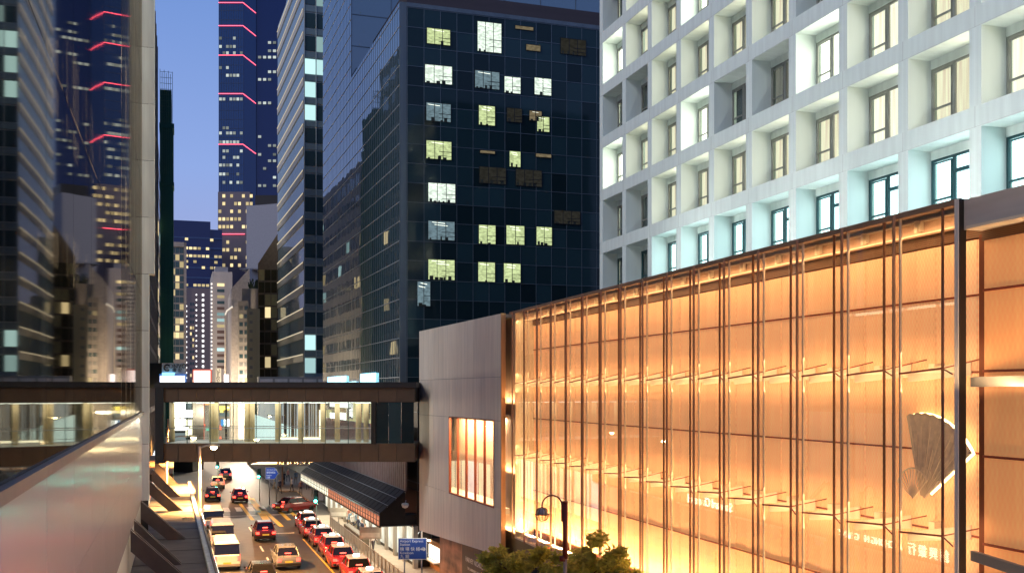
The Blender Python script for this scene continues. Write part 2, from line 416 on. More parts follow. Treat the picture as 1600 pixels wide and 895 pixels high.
for i, (Xf, Yf) in enumerate(sts):
    xf, yf = LW.loc(Xf, Yf)
    zt = 7.25
    # plank-like beam in the plane across the ledge: foot near the kerb, head on the wall
    for off in ((-.13, -.07), (.07, .13)):
        yw = -.02; yt = min(yf, -1.2)
        b = MB()
        prof = [(yw, zt), (yw, zt - .75), (yt + .75, ZL), (yt - .0, ZL + .0)]
        b.prof(prof, xf + off[0] * 2, xf + off[1] * 2)
        b.build('strut_plate', M['strut_plate'], lb)
    b = MB(); b.prof([(yw, zt - .06), (yw, zt - .6), (yt + .7, ZL + .03), (yt + .15, ZL + .03)], xf - .139, xf + .139)
    b.build('strut_core', mat('strut_brown%d' % i, (.20, .13, .09), .5), lb)
tc_ = MB()
for a, (cx, cy) in enumerate(((-.14, 0), (.14, .04))):
    tc_.tube([(cx + .13 * math.cos(q), cy + .1 * math.sin(q), .03) for q in [i * .55 for i in range(12)]], .025, 6)
Xr, Yr = gp(294, 810, ZL)
tc_.build('cable_coil', mat('cable', (.7, .6, .3), .5), None, loc=(Xr, Yr, ZL), label='small coil of pale cable lying on the grey ledge above the road', cat='cable coil')

# signs on the ledge fascia, seen mirrored in the orange facade
M['sign_glow'] = emi('sign_glow', (1, .95, .8), 9)
def text(body, size, m, parent, loc, rot=(R(90), 0, 0), name='lettering', ext=.01, align='CENTER', sp=1.0, sx=1.0):
    cu = bpy.data.curves.new(name, 'FONT'); cu.body = body; cu.size = size; cu.extrude = ext; cu.align_x = align; cu.align_y = 'CENTER'; cu.space_character = sp
    cu.resolution_u = 3
    ob = bpy.data.objects.new(name, cu); COL.objects.link(ob)
    dg = bpy.context.evaluated_depsgraph_get(); me = bpy.data.meshes.new_from_object(ob.evaluated_get(dg))
    bpy.data.objects.remove(ob); me.materials.clear(); me.materials.append(m)
    return put(name, me, parent, loc, rot, (sx, 1, 1))

# ================================================================== ORANGE SCREEN BUILDING
OF = Fr(.156, 51.5, .287, -.958)
OW = fe('orange_screen_building', OF, 'low building with glowing orange mesh screen behind glass and a grey metal end wall', 'building')
M['screen'] = screen_mat('screen', (.90, .50, .25), pat=.10, glow=.36)  # emission put into the mesh colour so it reads evenly lit
M['screen_plain'] = screen_mat('screen_plain', (.85, .38, .14), pat=.06, glow=.30)  # same painted-in emission on the plain cladding
M['facade_glass'] = glass('facade_glass', f0=.05, transp=(.99, .96, .92), wob=.0, gain=.9)
M['fin_edge'] = mat('fin_edge', (.32, .20, .13), .45, metal=.2)
M['fin_glass'] = glass('fin_glass', f0=.03, transp=(.97, .95, .92), gain=.35)
M['grille'] = screen_mat('grille', (.13, .055, .02), pat=.7)
BAY = 1.957; NB = 16; GI = .95
zr = [5.3, 7.2, 8.93, 10.7, 12.42, 14.05, 15.24]
pw = BAY / 3
pan_me = {}
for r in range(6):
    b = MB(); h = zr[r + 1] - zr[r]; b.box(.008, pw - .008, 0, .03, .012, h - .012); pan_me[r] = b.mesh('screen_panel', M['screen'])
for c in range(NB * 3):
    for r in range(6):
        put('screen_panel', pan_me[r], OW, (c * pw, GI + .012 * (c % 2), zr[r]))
x0r = NB * BAY + .25
for c in range(5):
    for r in range(6):
        h = zr[r + 1] - zr[r]
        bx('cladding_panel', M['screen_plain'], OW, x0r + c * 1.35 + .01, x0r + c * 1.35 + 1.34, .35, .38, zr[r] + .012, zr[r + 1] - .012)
bx('screen_backing', mat('backing', (.25, .07, .02), .8), OW, 0, NB * BAY, GI + .06, GI + .1, 3.8, 15.6)
bx('cladding_backing', mat('backing2', (.2, .05, .015), .8), OW, x0r - .2, x0r + 7, .40, .44, 3.8, 15.2)
b = MB()
for z in (7.2, 8.93, 10.7, 12.42, 14.05): b.box(0, NB * BAY, GI - .03, GI - .002, z - .022, z + .022)
for z in (7.2, 8.93, 10.7, 12.42, 14.05): b.box(x0r, x0r + 6.7, .31, .345, z - .025, z + .025)
b.build('joint_rail', M['rail_red'], OW)
bx('grille_band', M['grille'], OW, 0, NB * BAY, GI - .05, GI - .01, 15.26, 15.5)
bx('grille_band', M['grille'], OW, x0r, x0r + 6.7, .3, .34, 15.05, 15.25)
bx('head_beam', mat('head_grey', (.62, .54, .46), .6), OW, x0r - .1, x0r + 6.7, -.05, .5, 15.27, 15.88)
bx('head_trim', M['cream_metal'], OW, x0r, x0r + 6.7, -.09, -.052, 15.27, 15.33)
b = MB(); b.box(-.9, NB * BAY, -.03, GI + .1, 15.86, 15.93); b.box(-.9, NB * BAY, -.05, .03, 15.82, 15.94); b.build('parapet_cap', M['fin_edge'], OW)
bx('roof_deck', M['grey_metal'], OW, -2, x0r + 6.7, GI + .12, 7.5, 15.3, 15.6)
# header box beams, one per bay, hung behind the glass
hb = MB(); hb.box(.0, BAY, .42, .7, 15.48, 15.74)
hb_me = hb.mesh('header_box', mat('header_pink', (.62, .40, .27), .5))
ht = MB(); ht.box(.0, BAY, .36, .42, 15.45, 15.48); ht.box(.0, BAY, .36, .42, 15.73, 15.755); ht.box(.1, .2, .3, .4, 15.5, 15.76); ht.box(.26, .3, .3, .4, 15.52, 15.74)
ht_me = ht.mesh('header_trim', M['cream_metal'])
# glass panes, fins and thin mullions
gl_me = {}
lv = [4.95, 8.93, 12.42, 15.82]
for j in range(3):
    h = lv[j + 1] - lv[j]
    b = MB(); b.box(.05, BAY * .71, .0, .02, .02, h - .02); gl_me[j] = b.mesh('glass_pane', M['facade_glass'])
    b = MB(); b.box(BAY * .73, BAY - .05, .0, .02, .02, h - .02); gl_me[(j, 1)] = b.mesh('glass_pane', M['facade_glass'])
fin = MB(); fin.box(-.02, .02, -.18, -.12, 4.9, 15.9); fin_me = fin.mesh('fin_edge', M['fin_edge'])
fg = MB(); fg.box(-.016, .016, -.14, .0, 4.95, 15.86); fg_me = fg.mesh('fin_glass', M['fin_glass'])
fr2 = MB(); fr2.box(-.02, .02, .0, .05, 4.95, 15.86); fr_me = fr2.mesh('fin_root', M['cream_metal'])
mu = MB(); mu.box(-.012, .012, -.03, .03, 4.9, 15.9); mu_me = mu.mesh('mullion', M['brown_metal'])
sl = MB(); sl.box(.03, BAY * .71, -.03, .05, 4.88, 4.96); sl.box(BAY * .73, BAY - .04, -.03, .05, 4.88, 4.96); sill_me = sl.mesh('pane_sill', M['cream_metal'])
# bracket arm: tapered blade rising from the glass to the screen
def arm(w=.28):
    b = MB()
    A = (.18, .10); B = (BAY * .62, GI - .06)
    dx, dy = B[0] - A[0], B[1] - A[1]
    p = [(A[0], A[1], -.30), (B[0], B[1], -.06), (B[0] + .05, B[1], .02), (A[0] + .05, A[1], -.12)]
    b.add([(A[0], A[1], -.20), (B[0], B[1], -.07), (B[0], B[1], .24), (A[0], A[1], .0),
           (A[0] + .02, A[1] - .04, -.20), (B[0] + .02, B[1] - .04, -.07), (B[0] + .02, B[1] - .04, .24), (A[0] + .02, A[1] - .04, .0)],
          [(0,1,2,3),(7,6,5,4),(0,4,5,1),(1,5,6,2),(2,6,7,3),(3,7,4,0)])
    b.box(.14, .34, GI - .30, GI - .02, .0, .2)
    return b
arm_me = arm().mesh('bracket_arm', M['cream_metal'])
rl = MB(); rl.tube([(.02, -.02, -.02), (BAY * .72, -.02, .07)], .022, 6)
rl.tube([(BAY * .72, -.02, .07), (BAY, -.2, -.06)], .016, 6)
rl.tube([(BAY * .72, -.01, .07), (BAY * .97, GI * .8, .3)], .014, 6)
rail_me = rl.mesh('tie_rod', M['rail_red'])
lamp_em = emi('uplight_glow', (1, .82, .5), 22)
up = MB(); up.box(.25, .95, .3, .55, 5.0, 5.1); up.box(1.15, 1.75, .3, .55, 5.02, 5.12)
up_me = up.mesh('uplight', M['cream_metal'])
ul = MB(); ul.box(.28, .92, .33, .52, 5.1, 5.115); ul.box(1.18, 1.72, .33, .52, 5.12, 5.135); ul_me = ul.mesh('uplight_lens', lamp_em)
ba = MB(); ba.add([(.05, .05, 4.98), (BAY * .9, GI - .1, 4.98), (BAY * .9, GI - .1, 5.02), (.05, .05, 5.2), (.05, .0, 4.98), (BAY * .9, GI - .15, 4.98), (BAY * .9, GI - .15, 5.02), (.05, .0, 5.2)],
    [(0,1,2,3),(7,6,5,4),(0,4,5,1),(1,5,6,2),(2,6,7,3),(3,7,4,0)]); ba_me = ba.mesh('base_bracket', M['cream_metal'])
for k in range(NB):
    x = k * BAY
    put('fin_edge', fin_me, OW, (x, 0, 0)); put('fin_glass', fg_me, OW, (x, 0, 0)); put('fin_root', fr_me, OW, (x, 0, 0))
    put('mullion', mu_me, OW, (x + BAY * .72, 0, 0)); put('pane_sill', sill_me, OW, (x, 0, 0))
    put('header_box', hb_me, OW, (x, 0, 0)); put('header_trim', ht_me, OW, (x, 0, 0))
    for j in range(3):
        put('glass_pane', gl_me[j], OW, (x, 0, lv[j])); put('glass_pane', gl_me[(j, 1)], OW, (x, 0, lv[j]))
    for z in (8.93, 12.42):
        put('bracket_arm', arm_me, OW, (x, 0, z)); put('tie_rod', rail_me, OW, (x, 0, z))
    u_ = put('uplight', up_me, OW, (x, 0, 0)); put('uplight_lens', ul_me, u_); put('base_bracket', ba_me, OW, (x, 0, 0))
bx('cavity_floor', M['cream_metal'], OW, 0, NB * BAY, .02, GI, 4.86, 4.93)
bx('corner_column', mat('column_grey', (.80, .74, .66), .5), OW, NB * BAY + .0, NB * BAY + .11, -.16, .0, 3.8, 15.9)
bx('corner_column', M['dark_metal'], OW, NB * BAY + .11, NB * BAY + .13, -.14, .02, 3.8, 15.9)
for z in (12.42, 8.93):
    b = MB(); b.add([(x0r, .02, z - .32), (x0r + 3.6, -.9, z - .32), (x0r + 3.6, -.9, z - .12), (x0r, .02, z - .12), (x0r, .12, z - .32), (x0r + 3.6, -.8, z - .32), (x0r + 3.6, -.8, z - .12), (x0r, .12, z - .12)],
        [(0,1,2,3),(7,6,5,4),(0,4,5,1),(1,5,6,2),(2,6,7,3),(3,7,4,0)]); b.build('raking_beam', M['grey_metal'], OW)
# base wall and left return strip
base_m = mat('base_wall', (.30, .25, .13), .7, amt=.1)
bx('base_wall', base_m, OW, -3.1, x0r + 6.7, .25, .45, 3.83, 4.86)
for i in range(7): bx('end_panel', mat('end_pink%d' % i, (.74, .50, .34), .5), OW, -3.08 + .44 * i, -2.66 + .44 * i, .25, .3, 4.9, 15.85)
bx('end_return', M['cream_metal'], OW, -.03, .0, .02, GI, 4.9, 15.85)
bx('soffit', M['black'], OW, -.8, x0r + 6.7, .4, 9, 3.75, 3.83)
bx('lower_wall', mat('lower_wall', (.08, .06, .05), .7), OW, 2, x0r + 6.7, 2.0, 2.2, 0, 3.75)
# uplight strips serve the uplights above; level and end lamps are added fill
WARM = (1.0, .63, .31)
for k in range(4):
    L = NB * BAY / 4
    pw_ = (820, 560, 430, 390)[k]
    area('uplight_strip', OW, (L * (k + .5), .40, 5.16), L, .2, pw_ * 1.0, WARM, (R(180), 0, 0))
    for z_ in (8.93, 12.42):
        area('level_fill', OW, (L * (k + .5), .05, z_ - .42), L, .06, 54, WARM, (R(180 - 26), 0, 0))
        area('level_fill', OW, (L * (k + .5), .05, z_ + .45), L, .06, 48, WARM, (R(30), 0, 0))
    area('level_fill', OW, (L * (k + .5), .07, 15.44), L, .08, 60, WARM, (R(50), 0, 0))
for z_ in (8.0, 11.5): area('end_fill', OW, (-1.5, .02, z_), 2.8, .1, 45, WARM, (R(180 - 30), 0, 0))  # added to brighten the left return panels
area('end_fill', OW, (-1.5, .1, 5.0), 2.8, .1, 55, WARM, (R(180 - 14), 0, 0))
area('level_fill', OW, (x0r + 3.3, -.6, 5.3), 6.6, .2, 300, WARM, (R(180 - 8), 0, 0))
area('level_fill', OW, (x0r + 3.3, -.5, 12.1), 6.6, .2, 110, WARM, (R(180 - 12), 0, 0))

# the big fan ornament hung between glass and screen
fan = fe('fan_ornament', OF, 'large grey pleated fan with small gilt fan behind the orange facade glass', 'fan ornament')
fy = GI - .28
fxp, fzp = OF.xz(1439, 782, fy)
M['fan_grey'] = mat('fan_grey', (.62, .52, .40), .7, amt=.15, scale=6, stretch=(1, 1, 1)); M['gilt'] = mat('gilt', (.9, .6, .22), .35, metal=.5)
b = MB(); n = 18; rad = 1.95
prev = None
for i in range(n + 1):
    a = R(105 - i * (69 / n))
    d = .02 * (i % 2)
    rr = rad * (1 + .018 * (i % 2)); q = (fxp + math.cos(a) * rr, fy - d, fzp + math.sin(a) * rr); q0 = (fxp + math.cos(a) * .12, fy - d * .3, fzp + math.sin(a) * .12)
    if prev:
        (P0, P) = prev
        off = Vector((0, .03, 0))
        v8 = [P0, q0, q, P] + [tuple(Vector(z_) + off) for z_ in (P0, q0, q, P)]
        b.add(v8, [(0,1,2,3),(7,6,5,4),(0,4,5,1),(1,5,6,2),(2,6,7,3),(3,7,4,0)])
        if i % 1 == 0:
            put_b = MB(); put_b.tube([P0, tuple(Vector(P0).lerp(Vector(P), .35 + .25 * ((i * 7) % 3)))], .008, 5); put_b.build('fan_rib', M['cream_metal'], fan)
    prev = (q0, q)
b.build('fan_leaf', M['fan_grey'], fan)
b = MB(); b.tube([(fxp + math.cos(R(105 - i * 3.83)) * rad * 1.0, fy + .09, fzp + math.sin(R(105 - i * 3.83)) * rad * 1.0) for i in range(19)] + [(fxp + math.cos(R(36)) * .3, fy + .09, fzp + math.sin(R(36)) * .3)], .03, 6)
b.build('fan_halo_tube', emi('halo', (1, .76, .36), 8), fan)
b = MB(); r2 = .62; sx, sz = fxp - .12, fzp + .05
arc = [(sx + math.cos(R(150 - i * 10)) * r2, fy - .12, sz + math.sin(R(150 - i * 10)) * r2 * (1.1)) for i in range(12)]
b.tube(arc, .018, 6)
for i in range(0, 12): b.tube([(sx, fy - .12, sz), arc[i]], .012, 5)
b.build('small_gilt_fan', M['cream_metal'], fan)

# bank signs on the street fascia of the left ledge; the orange facade glass mirrors them
def fascia_hit(px):
    t_, Y_ = OF.hit(px); X_ = PX(px, Y_); d = Vector((X_, Y_)).normalized(); n_ = Vector(OF.n); rr_ = d - 2 * d.dot(n_) * n_
    # X_ + rx t = -.327 (Y_ + ry t) + 1.83
    t2 = (-.327 * Y_ + 1.83 - X_) / (rr_.x + .327 * rr_.y); return X_ + rr_.x * t2, Y_ + rr_.y * t2
sgn = emi('fascia_letters', (1, .93, .75), 8); LA = math.atan2(1.0, -.327)
for (body, px_, sz_, lab_, nm_) in (('CHONG HING BANK', 1352, .46, 'white lit English bank lettering on the fascia of the grey ledge', 'bank_sign'), ('創 興 銀 行', 1450, .55, 'white lit Chinese bank lettering on the fascia of the grey ledge', 'bank_sign'), ('Standard Chartered', 1108, .75, 'white lit bank name on the far part of the ledge fascia', 'bank_sign')):
    X_, Y_ = fascia_hit(px_)
    so_ = empty(nm_, (X_ + .03, Y_, 5.33), LA, lab_, 'sign')
    text(body, sz_, sgn, so_, (0, 0, 0), (R(90), 0, 0), ext=.02)
    bx('backing_strip', M['dark_metal'], so_, -sz_ * len(body) * .35, sz_ * len(body) * .35, .03, .05, -.3, .3)
# grey metal end wall
GFw = Fr(*( lambda Y: (PX(783, Y), Y))(52.45), -.3503, 1.0)
GF = Fr(PX(655, 68), 68, .3306, -.9438)
gx1, _ = GF.hit(783.5)
gw = fe('grey_wall_block', GF); gw.name = 'grey_end_wall'
gw.parent = OW; gw.matrix_parent_inverse = Matrix.Identity(4)
# parent transform: convert into the orange frame
lx, ly = OF.loc(*GF.o); gw.location = (lx, ly, 0); gw.rotation_euler = (0, 0, GF.rot - OF.rot)
def zbot(x): return 3.1 + (3.83 - 3.1) * (x / gx1)
wx0, wzt = GF.xz(704, 655); wx1, _ = GF.xz(761, 655)
def pgrid():
    n = 14; w_ = gx1 / n
    rows = [None, 6.15, 10.55, 12.75, 15.9]
    z655 = GF.xz(704, 655)[1]
    wt, wb = 10.15, GF.xz(704, 780)[1]
    out = []
    for c in range(n):
        a, e = c * w_ + .008, (c + 1) * w_ - .008
        for r in range(4):
            z0 = rows[r]; z1 = rows[r + 1]
            segs = [(z0, z1)]
            if e > wx0 + .02 and a < wx1 - .02:
                if r == 1: segs = []
                elif r == 0: segs = [(z0, z1)]
            for (s0, s1) in segs:
                b = MB()
                za = zbot(a) if s0 is None else s0 + .008; zc = zbot(e) if s0 is None else s0 + .008
                b.hexa([(a, 0, za), (e, 0, zc), (e, .06, zc), (a, .06, za), (a, 0, s1 - .008), (e, 0, s1 - .008), (e, .06, s1 - .008), (a, .06, s1 - .008)])
                out.append(b)
    return out, rows
wx0_, wx1_ = wx0, wx1
cells, rows = pgrid()
for b in cells: b.build('wall_panel', M['grey_panel'], gw)
wzt = 10.55; wzb = 6.15
# window in the end wall: snap to panel grid
n = 14; w_ = gx1 / n
ca = min(c for c in range(n) if (c + 1) * w_ - .008 > wx0 + .02); cb = max(c for c in range(n) if c * w_ + .008 < wx1 - .02)
wa, we = ca * w_, (cb + 1) * w_
bk = MB(); bk.box(0.01, wa - .0, .065, .12, 3.9, 15.85); bk.box(we, gx1, .065, .2, 3.9, 15.85); bk.box(wa, we, .065, .2, wzt, 15.85); bk.box(wa, we, .065, .2, 3.9, wzb)
bk.build('wall_core', M['dark_metal'], gw)
bx('window_room_back', mat('room_cream', (.75, .55, .38), .7, amt=.3, scale=1.3), gw, wa - 4.5, we + .5, 1.6, 1.7, wzb - .3, wzt + .3)
bx('room_ceiling', M['cream_metal'], gw, wa - 4.5, we + .5, .2, 1.7, wzt + .2, wzt + .3)
bx('window_room_floor', M['cream_metal'], gw, wa - 4.5, we + .5, .2, 1.7, wzb - .3, wzb - .02)
bx('room_partition', mat('room_pink', (.7, .5, .4), .7), gw, wa - 4.5, we + .5, 1.3, 1.35, wzb, wzb + 2.2)
b = MB()
for i in range(6):
    x = wa + (we - wa) * i / 5; b.box(x - .03, x + .03, -.03, .1, wzb, wzt)
b.box(wa, we, -.03, .1, wzt - .04, wzt + .04); b.box(wa, we, -.03, .1, wzb - .04, wzb + .04)
b.build('window_frame', mat('window_red', (.3, .07, .03), .5), gw)
bx('window_pane', M['facade_glass'], gw, wa, we, .04, .055, wzb, wzt)
area('room_lamp', gw, ((wa + we) / 2 - 1.5, .8, wzt + .1), we - wa + 3, .8, 1700, (1, .75, .45), (0, 0, 0))
bx('return_wall', M['grey_panel'], gw, 0.0, .12, .06, 6, 3.2, 15.88)
bx('end_roof', M['grey_metal'], gw, 0.05, gx1, .1, 6, 15.7, 15.86)
bx('end_soffit', M['black'], gw, 0.05, gx1, .1, 8, 3.7, 3.8)
bx('edge_trim', mat('edge_copper', (.7, .38, .16), .4, metal=.3), gw, gx1 - .03, gx1 + .06, -.03, .2, 3.83, 15.9)

# hoarding beneath the overhang
hd = fe('printed_hoarding', GF, 'dark printed hoarding with white opening text and mottled red picture under the grey overhang', 'hoarding', y=1.3)
hx0, hx1 = GF.hit(687, 1.3)[0], GF.hit(800, 1.3)[0]; hm = GF.hit(722, 1.3)[0]
mott, t, pp, oo = nmat('mottled_print'); c, nz = noise_col(t, (.3, .15, .1), .8, 3.5, detail=8); t.links.new(c, pp.inputs['Base Color'])
bx('board_picture', mott, hd, hx0, hm - .02, 0, .06, 0, 3.05)
nbd = 4
for i in range(nbd):
    a = hm + (hx1 - hm) * i / nbd; bx('board', mat('board_brown%d' % i, (.12, .085, .06), .5), hd, a + .01, hm + (hx1 - hm) * (i + 1) / nbd - .01, 0, .06, 0, 3.25)
tx, tz = GF.xz(741, 879, 1.3)
tm = emi('print_white', (.9, .8, .65), .55)
tm = mat('print_white', (.85, .8, .7), .6)
text('HARVEY NICHOLS', .42, tm, hd, (tx, -.005, tz), ext=.004)
text('OPENING FALL 2005', .3, tm, hd, (tx, -.005, tz - .95), ext=.004)
text('THE LANDMARK CENTRAL', .22, tm, hd, (tx, -.005, tz - .5), ext=.004)

# lit kiosk window left of the hoarding
kx0, kx1 = GF.hit(667, 1.6)[0], GF.hit(686, 1.6)[0]
kk = fe('lit_kiosk', GF, 'small kiosk with a bright white window and orange frame, left of the printed hoarding', 'kiosk', y=1.6)
kz1 = GF.xz(676, 852, 1.6)[1]; kz0 = GF.xz(676, 872, 1.6)[1]
bx('kiosk_body', mat('kiosk_orange', (.45, .2, .07), .6), kk, kx0 - .3, kx1 + .1, .05, 1.2, 0, kz1 + .35)
bx('kiosk_window', emi('kiosk_glow', (1, .9, .75), 4.5), kk, kx0, kx1, -.0, .04, kz0, kz1)
bx('kiosk_counter', M['cream_metal'], kk, kx0 - .05, kx1, -.35, .04, kz0 - .14, kz0 - .06)
bx('kiosk_shutter', mat('olive', (.3, .3, .12), .7), kk, kx0, kx1, -.0, .04, .5, kz0 - .2)
b = MB()
for i in range(4): b.box(kx0 + i * .25, kx0 + .12 + i * .25, -.12, .04, kz1 + .2, kz1 + .3)
b.build('kiosk_bulbs', emi('bulb', (1, .7, .4), 8), kk)

# ================================================================== WHITE HOTEL
HF = Fr(PX(937, 62.43), 62.43, .290, -.957)
ho = fe('white_hotel', HF, 'white hotel facade of deep square recesses with lit bedroom windows, above the orange building', 'hotel')
OX = .49; PX_ = 3.45; OWD = 2.93; NCOL = 12
ztop = lambda j: 20.12 + 3.08 * j
OH = 2.42; NR = 7
# front grid: beams and piers as cladding with real thickness
beam = MB()
Lh = OX + NCOL * PX_
hz = ztop(NR - 1) + .6
for j in range(NR):
    beam.box(0, Lh, .004, 1.0, ztop(j), ztop(j) + .66 if j < NR - 1 else hz)
beam.box(0, Lh, .004, 1.0, 8, ztop(0) - OH)
beam.build('floor_beam', M['hotel_white'], ho)
for k in range(NCOL + 1):
    a = OX + (k - 1) * PX_ + OWD if k else 0; e = OX + k * PX_ if k < NCOL else Lh
    for j in range(NR):
        bx('pier', M['hotel_white'], ho, a, e, 0, 1.0, ztop(j) - OH + .001, ztop(j) - .001)
b = MB()
for j in range(NR):
    for k in range(NCOL): b.box(OX + k * PX_ - .28, OX + k * PX_ - .272, -.002, .01, ztop(j) + .0, ztop(j) + .66)
    b.box(0, Lh, -.002, .01, ztop(j) + .02, ztop(j) + .026)
b.build('panel_joint', M['joint_grey'], ho)
bx('hotel_body', M['hotel_white'], ho, 0, Lh, 2.2, 16, 8, hz)
bx('hotel_side', M['hotel_white'], ho, 0, .3, 1.0, 16, 8, hz)
def lit(name, col, st, streak=.35, sc=7):
    return emi(name, col, st, amt=streak, scale=sc, stretch=(1, 1, .05))
L_warm = lit('room_warm', (1, .83, .58), 1.15, .22); L_warm2 = lit('room_warm2', (1, .88, .66), 1.5, .22)
L_hot = lit('room_bright', (1, .98, .76), 5.0, .15); L_teal = lit('room_teal', (.62, .95, 1.0), 3.6, .15)
L_dim = lit('room_dim', (.45, .45, .36), .35); L_dark = mat('room_dark', (.05, .08, .08), .2)
L_pane = glass('hotel_glass', f0=.05, transp=(.95, .97, .96))
state = {0: 'ddttttttttTT', 1: 'ddwwwwwWwWWW', 2: 'hwwhdmhWwWWh', 3: 'ddwwwwmwWwWh', 4: 'hwwhwwwWwWww', 5: 'dwmwwhwwWwww', 6: 'wwhwwdwwwwww'}
SM = {'d': L_dark, 'w': L_warm, 'W': L_warm2, 'h': L_hot, 'm': L_dim, 't': L_teal, 'T': L_teal}
rng = random.Random(11)
def frame_mesh(m, teal):
    b = MB(); y0, y1 = .93, 1.0; H = OH - .30; th = .085
    b.box(0, OWD, y0, y1, 0, th); b.box(0, OWD, y0, y1, H - th, H); b.box(0, th, y0, y1, th, H - th); b.box(OWD - th, OWD, y0, y1, th, H - th)
    xm = 1.12
    b.box(xm - .055, xm + .055, y0 - .02, y1, th, H - th); b.box(xm + .085, xm + .105, y0 - .03, y0 + .02, .1, H - .1)
    # casement sash in the left half with a low transom
    b.box(th + .05, xm - .09, y0 - .03, y0 + .02, .70, .77); b.box(th + .05, th + .09, y0 - .03, y0 + .02, .08, H - .12); b.box(xm - .13, xm - .09, y0 - .03, y0 + .02, .08, H - .12)
    b.box(th + .09, xm - .13, y0 - .03, y0 + .02, H - .17, H - .12)
    if teal: b.box(xm + .06, OWD - th, y0 - .02, y1, H - .62, H - .5)
    return b.mesh('window', m)
fmA = frame_mesh(M['win_alu'], False); fmT = frame_mesh(M['win_teal'], True)
hd_me = MB().box(.005, OWD - .005, .9, .99, OH - .30, OH - .002).mesh('lintel', M['hotel_white'])
pn_me = MB().box(.07, OWD - .07, .96, .97, .07, OH - .36).mesh('pane', L_pane)
cur = {}
def curtain_me(kind):
    if kind in cur: return cur[kind]
    b = MB(); m_ = SM[kind]; x = .0
    while x < OWD - .05:
        b.quad((x, 1.16, 0), (x + .08, 1.2, 0), (x + .08, 1.2, OH), (x, 1.16, OH)); b.quad((x + .08, 1.2, 0), (x + .16, 1.16, 0), (x + .16, 1.16, OH), (x + .08, 1.2, OH)); x += .16
    cur[kind] = b.mesh('curtain', m_); return cur[kind]
for j in range(NR):
    for k in range(NCOL):
        s_ = state[j][k]; teal = j == 0
        wdw = put('window', fmT if teal else fmA, ho, (OX + k * PX_, 0, ztop(j) - OH))
        put('pane', pn_me, wdw); put('curtain', curtain_me(s_), wdw); put('lintel', hd_me, wdw)
        if s_ in 'wWht':
            rl_ = area('room_lamp', wdw, (2.62, 1.08, 1.15), .3, 1.9, {'w': 72, 'W': 85, 'h': 110, 't': 50, 'T': 55}[s_], (.75, .97, 1) if teal else (1, .86, .62) if s_ != 'h' else (1, .95, .78), (R(-90), 0, R(-30)))
        if teal and s_ != 'd':
            c_ = MB(); xx = .3
            while xx < 2.6:
                c_.box(xx, xx + rng.uniform(.1, .35), 1.02, 1.1, 0, rng.uniform(.2, .6)); xx += rng.uniform(.3, .8)
            c_.build('desk_clutter', M['win_teal'], wdw)
bx('jamb_wall', M['hotel_white'], ho, 0, Lh, 1.24, 1.3, 8, hz)

# added floodlights, hidden on the orange building roof, to brighten the hotel front
fl_body = MB(); fl_body.box(-.25, .25, -.12, .12, .25, .6); fl_body.box(-.03, .03, -.03, .03, 0, .25); fl_body.box(-.15, .15, -.1, .1, 0, .04)
fl_me = fl_body.mesh('floodlight', M['dark_metal']); ln = MB(); ln.box(-.22, .22, .12, .14, .28, .57); ln_me = ln.mesh('lens', emi('flood_lens', (1, 1, .9), 12))
for i, xx in enumerate((4.0, 13.0, 22.0, 31.0)):
    X, Y = OF.w(xx, 3.0)
    o = empty('added_floodlight', (X, Y, 15.6), HF.rot, ('farthest', 'second farthest', 'second nearest', 'nearest')[i] + ' added floodlight, unseen on the orange building roof behind its parapet', 'floodlight', 'added floodlights on the low roof')
    put('lamp_head', fl_me, o); put('lens', ln_me, o)
    area('flood_beam', o, (0, .2, .5), .5, .3, 190, (.95, 1, .97), (R(90 + 38), 0, 0), 150)

# ================================================================== DARK GLASS TOWER
TF = Fr(PX(625, 78), 78, .9461, .324)     # local x along the right face, local y up the street
tw = fe('dark_glass_tower', TF, 'dark glass office tower with scattered lit office windows, behind the footbridge', 'tower')
M['pane_dark'] = darkglass('pane_dark', (.014, .034, .042), .06, 1.28, .006, .6, rand=.5)
M['pane_mirror'] = darkglass('pane_mirror', (.045, .085, .11), .015, 2.5, .006, .35)
M['tower_line'] = mat('tower_line', (.10, .13, .15), .4, metal=.3)
M['tower_line_l'] = mat('tower_line_light', (.42, .46, .50), .4, metal=.3)
TZ = 40.8; TW = 34.0
pxw = 1.27; pzh = 1.44
bx('tower_core', M['black'], tw, .1, TW, .12, 20, 0, TZ)
nc = 17; nr = 21
pz0 = TZ - .35 - nr * pzh
pd_me = MB().box(.02, pxw - .02, 0, .05, .02, pzh - .02).mesh('glass_pane', M['pane_dark'])
for c in range(13):
    for r in range(nr):
        put('glass_pane', pd_me, tw, (.55 + c * pxw, 0, pz0 + r * pzh), (0, 0, R(random.uniform(-.25, .25))))
b = MB(); b.box(.55 + 13 * pxw, TW, .0, .05, 0, TZ - .35); b.box(.55, .55 + 13 * pxw, 0, .05, 0, pz0)
b.build('rear_glazing', M['pane_dark'], tw)
b = MB()
for c in range(27): b.box(.55 + c * pxw - .02, .55 + c * pxw + .02, -.02, .02, 0, TZ - .35)
for r in range(-12, nr + 1): b.box(.5, TW, -.025, .02, pz0 + r * pzh - .02, pz0 + r * pzh + .02)
b.box(.5, TW, -.04, .1, TZ - .3, TZ)
b.build('glazing_bar', M['tower_line'], tw)
bx('corner_post', M['tower_line'], tw, -.0, .5, .0, .1, 0, TZ)
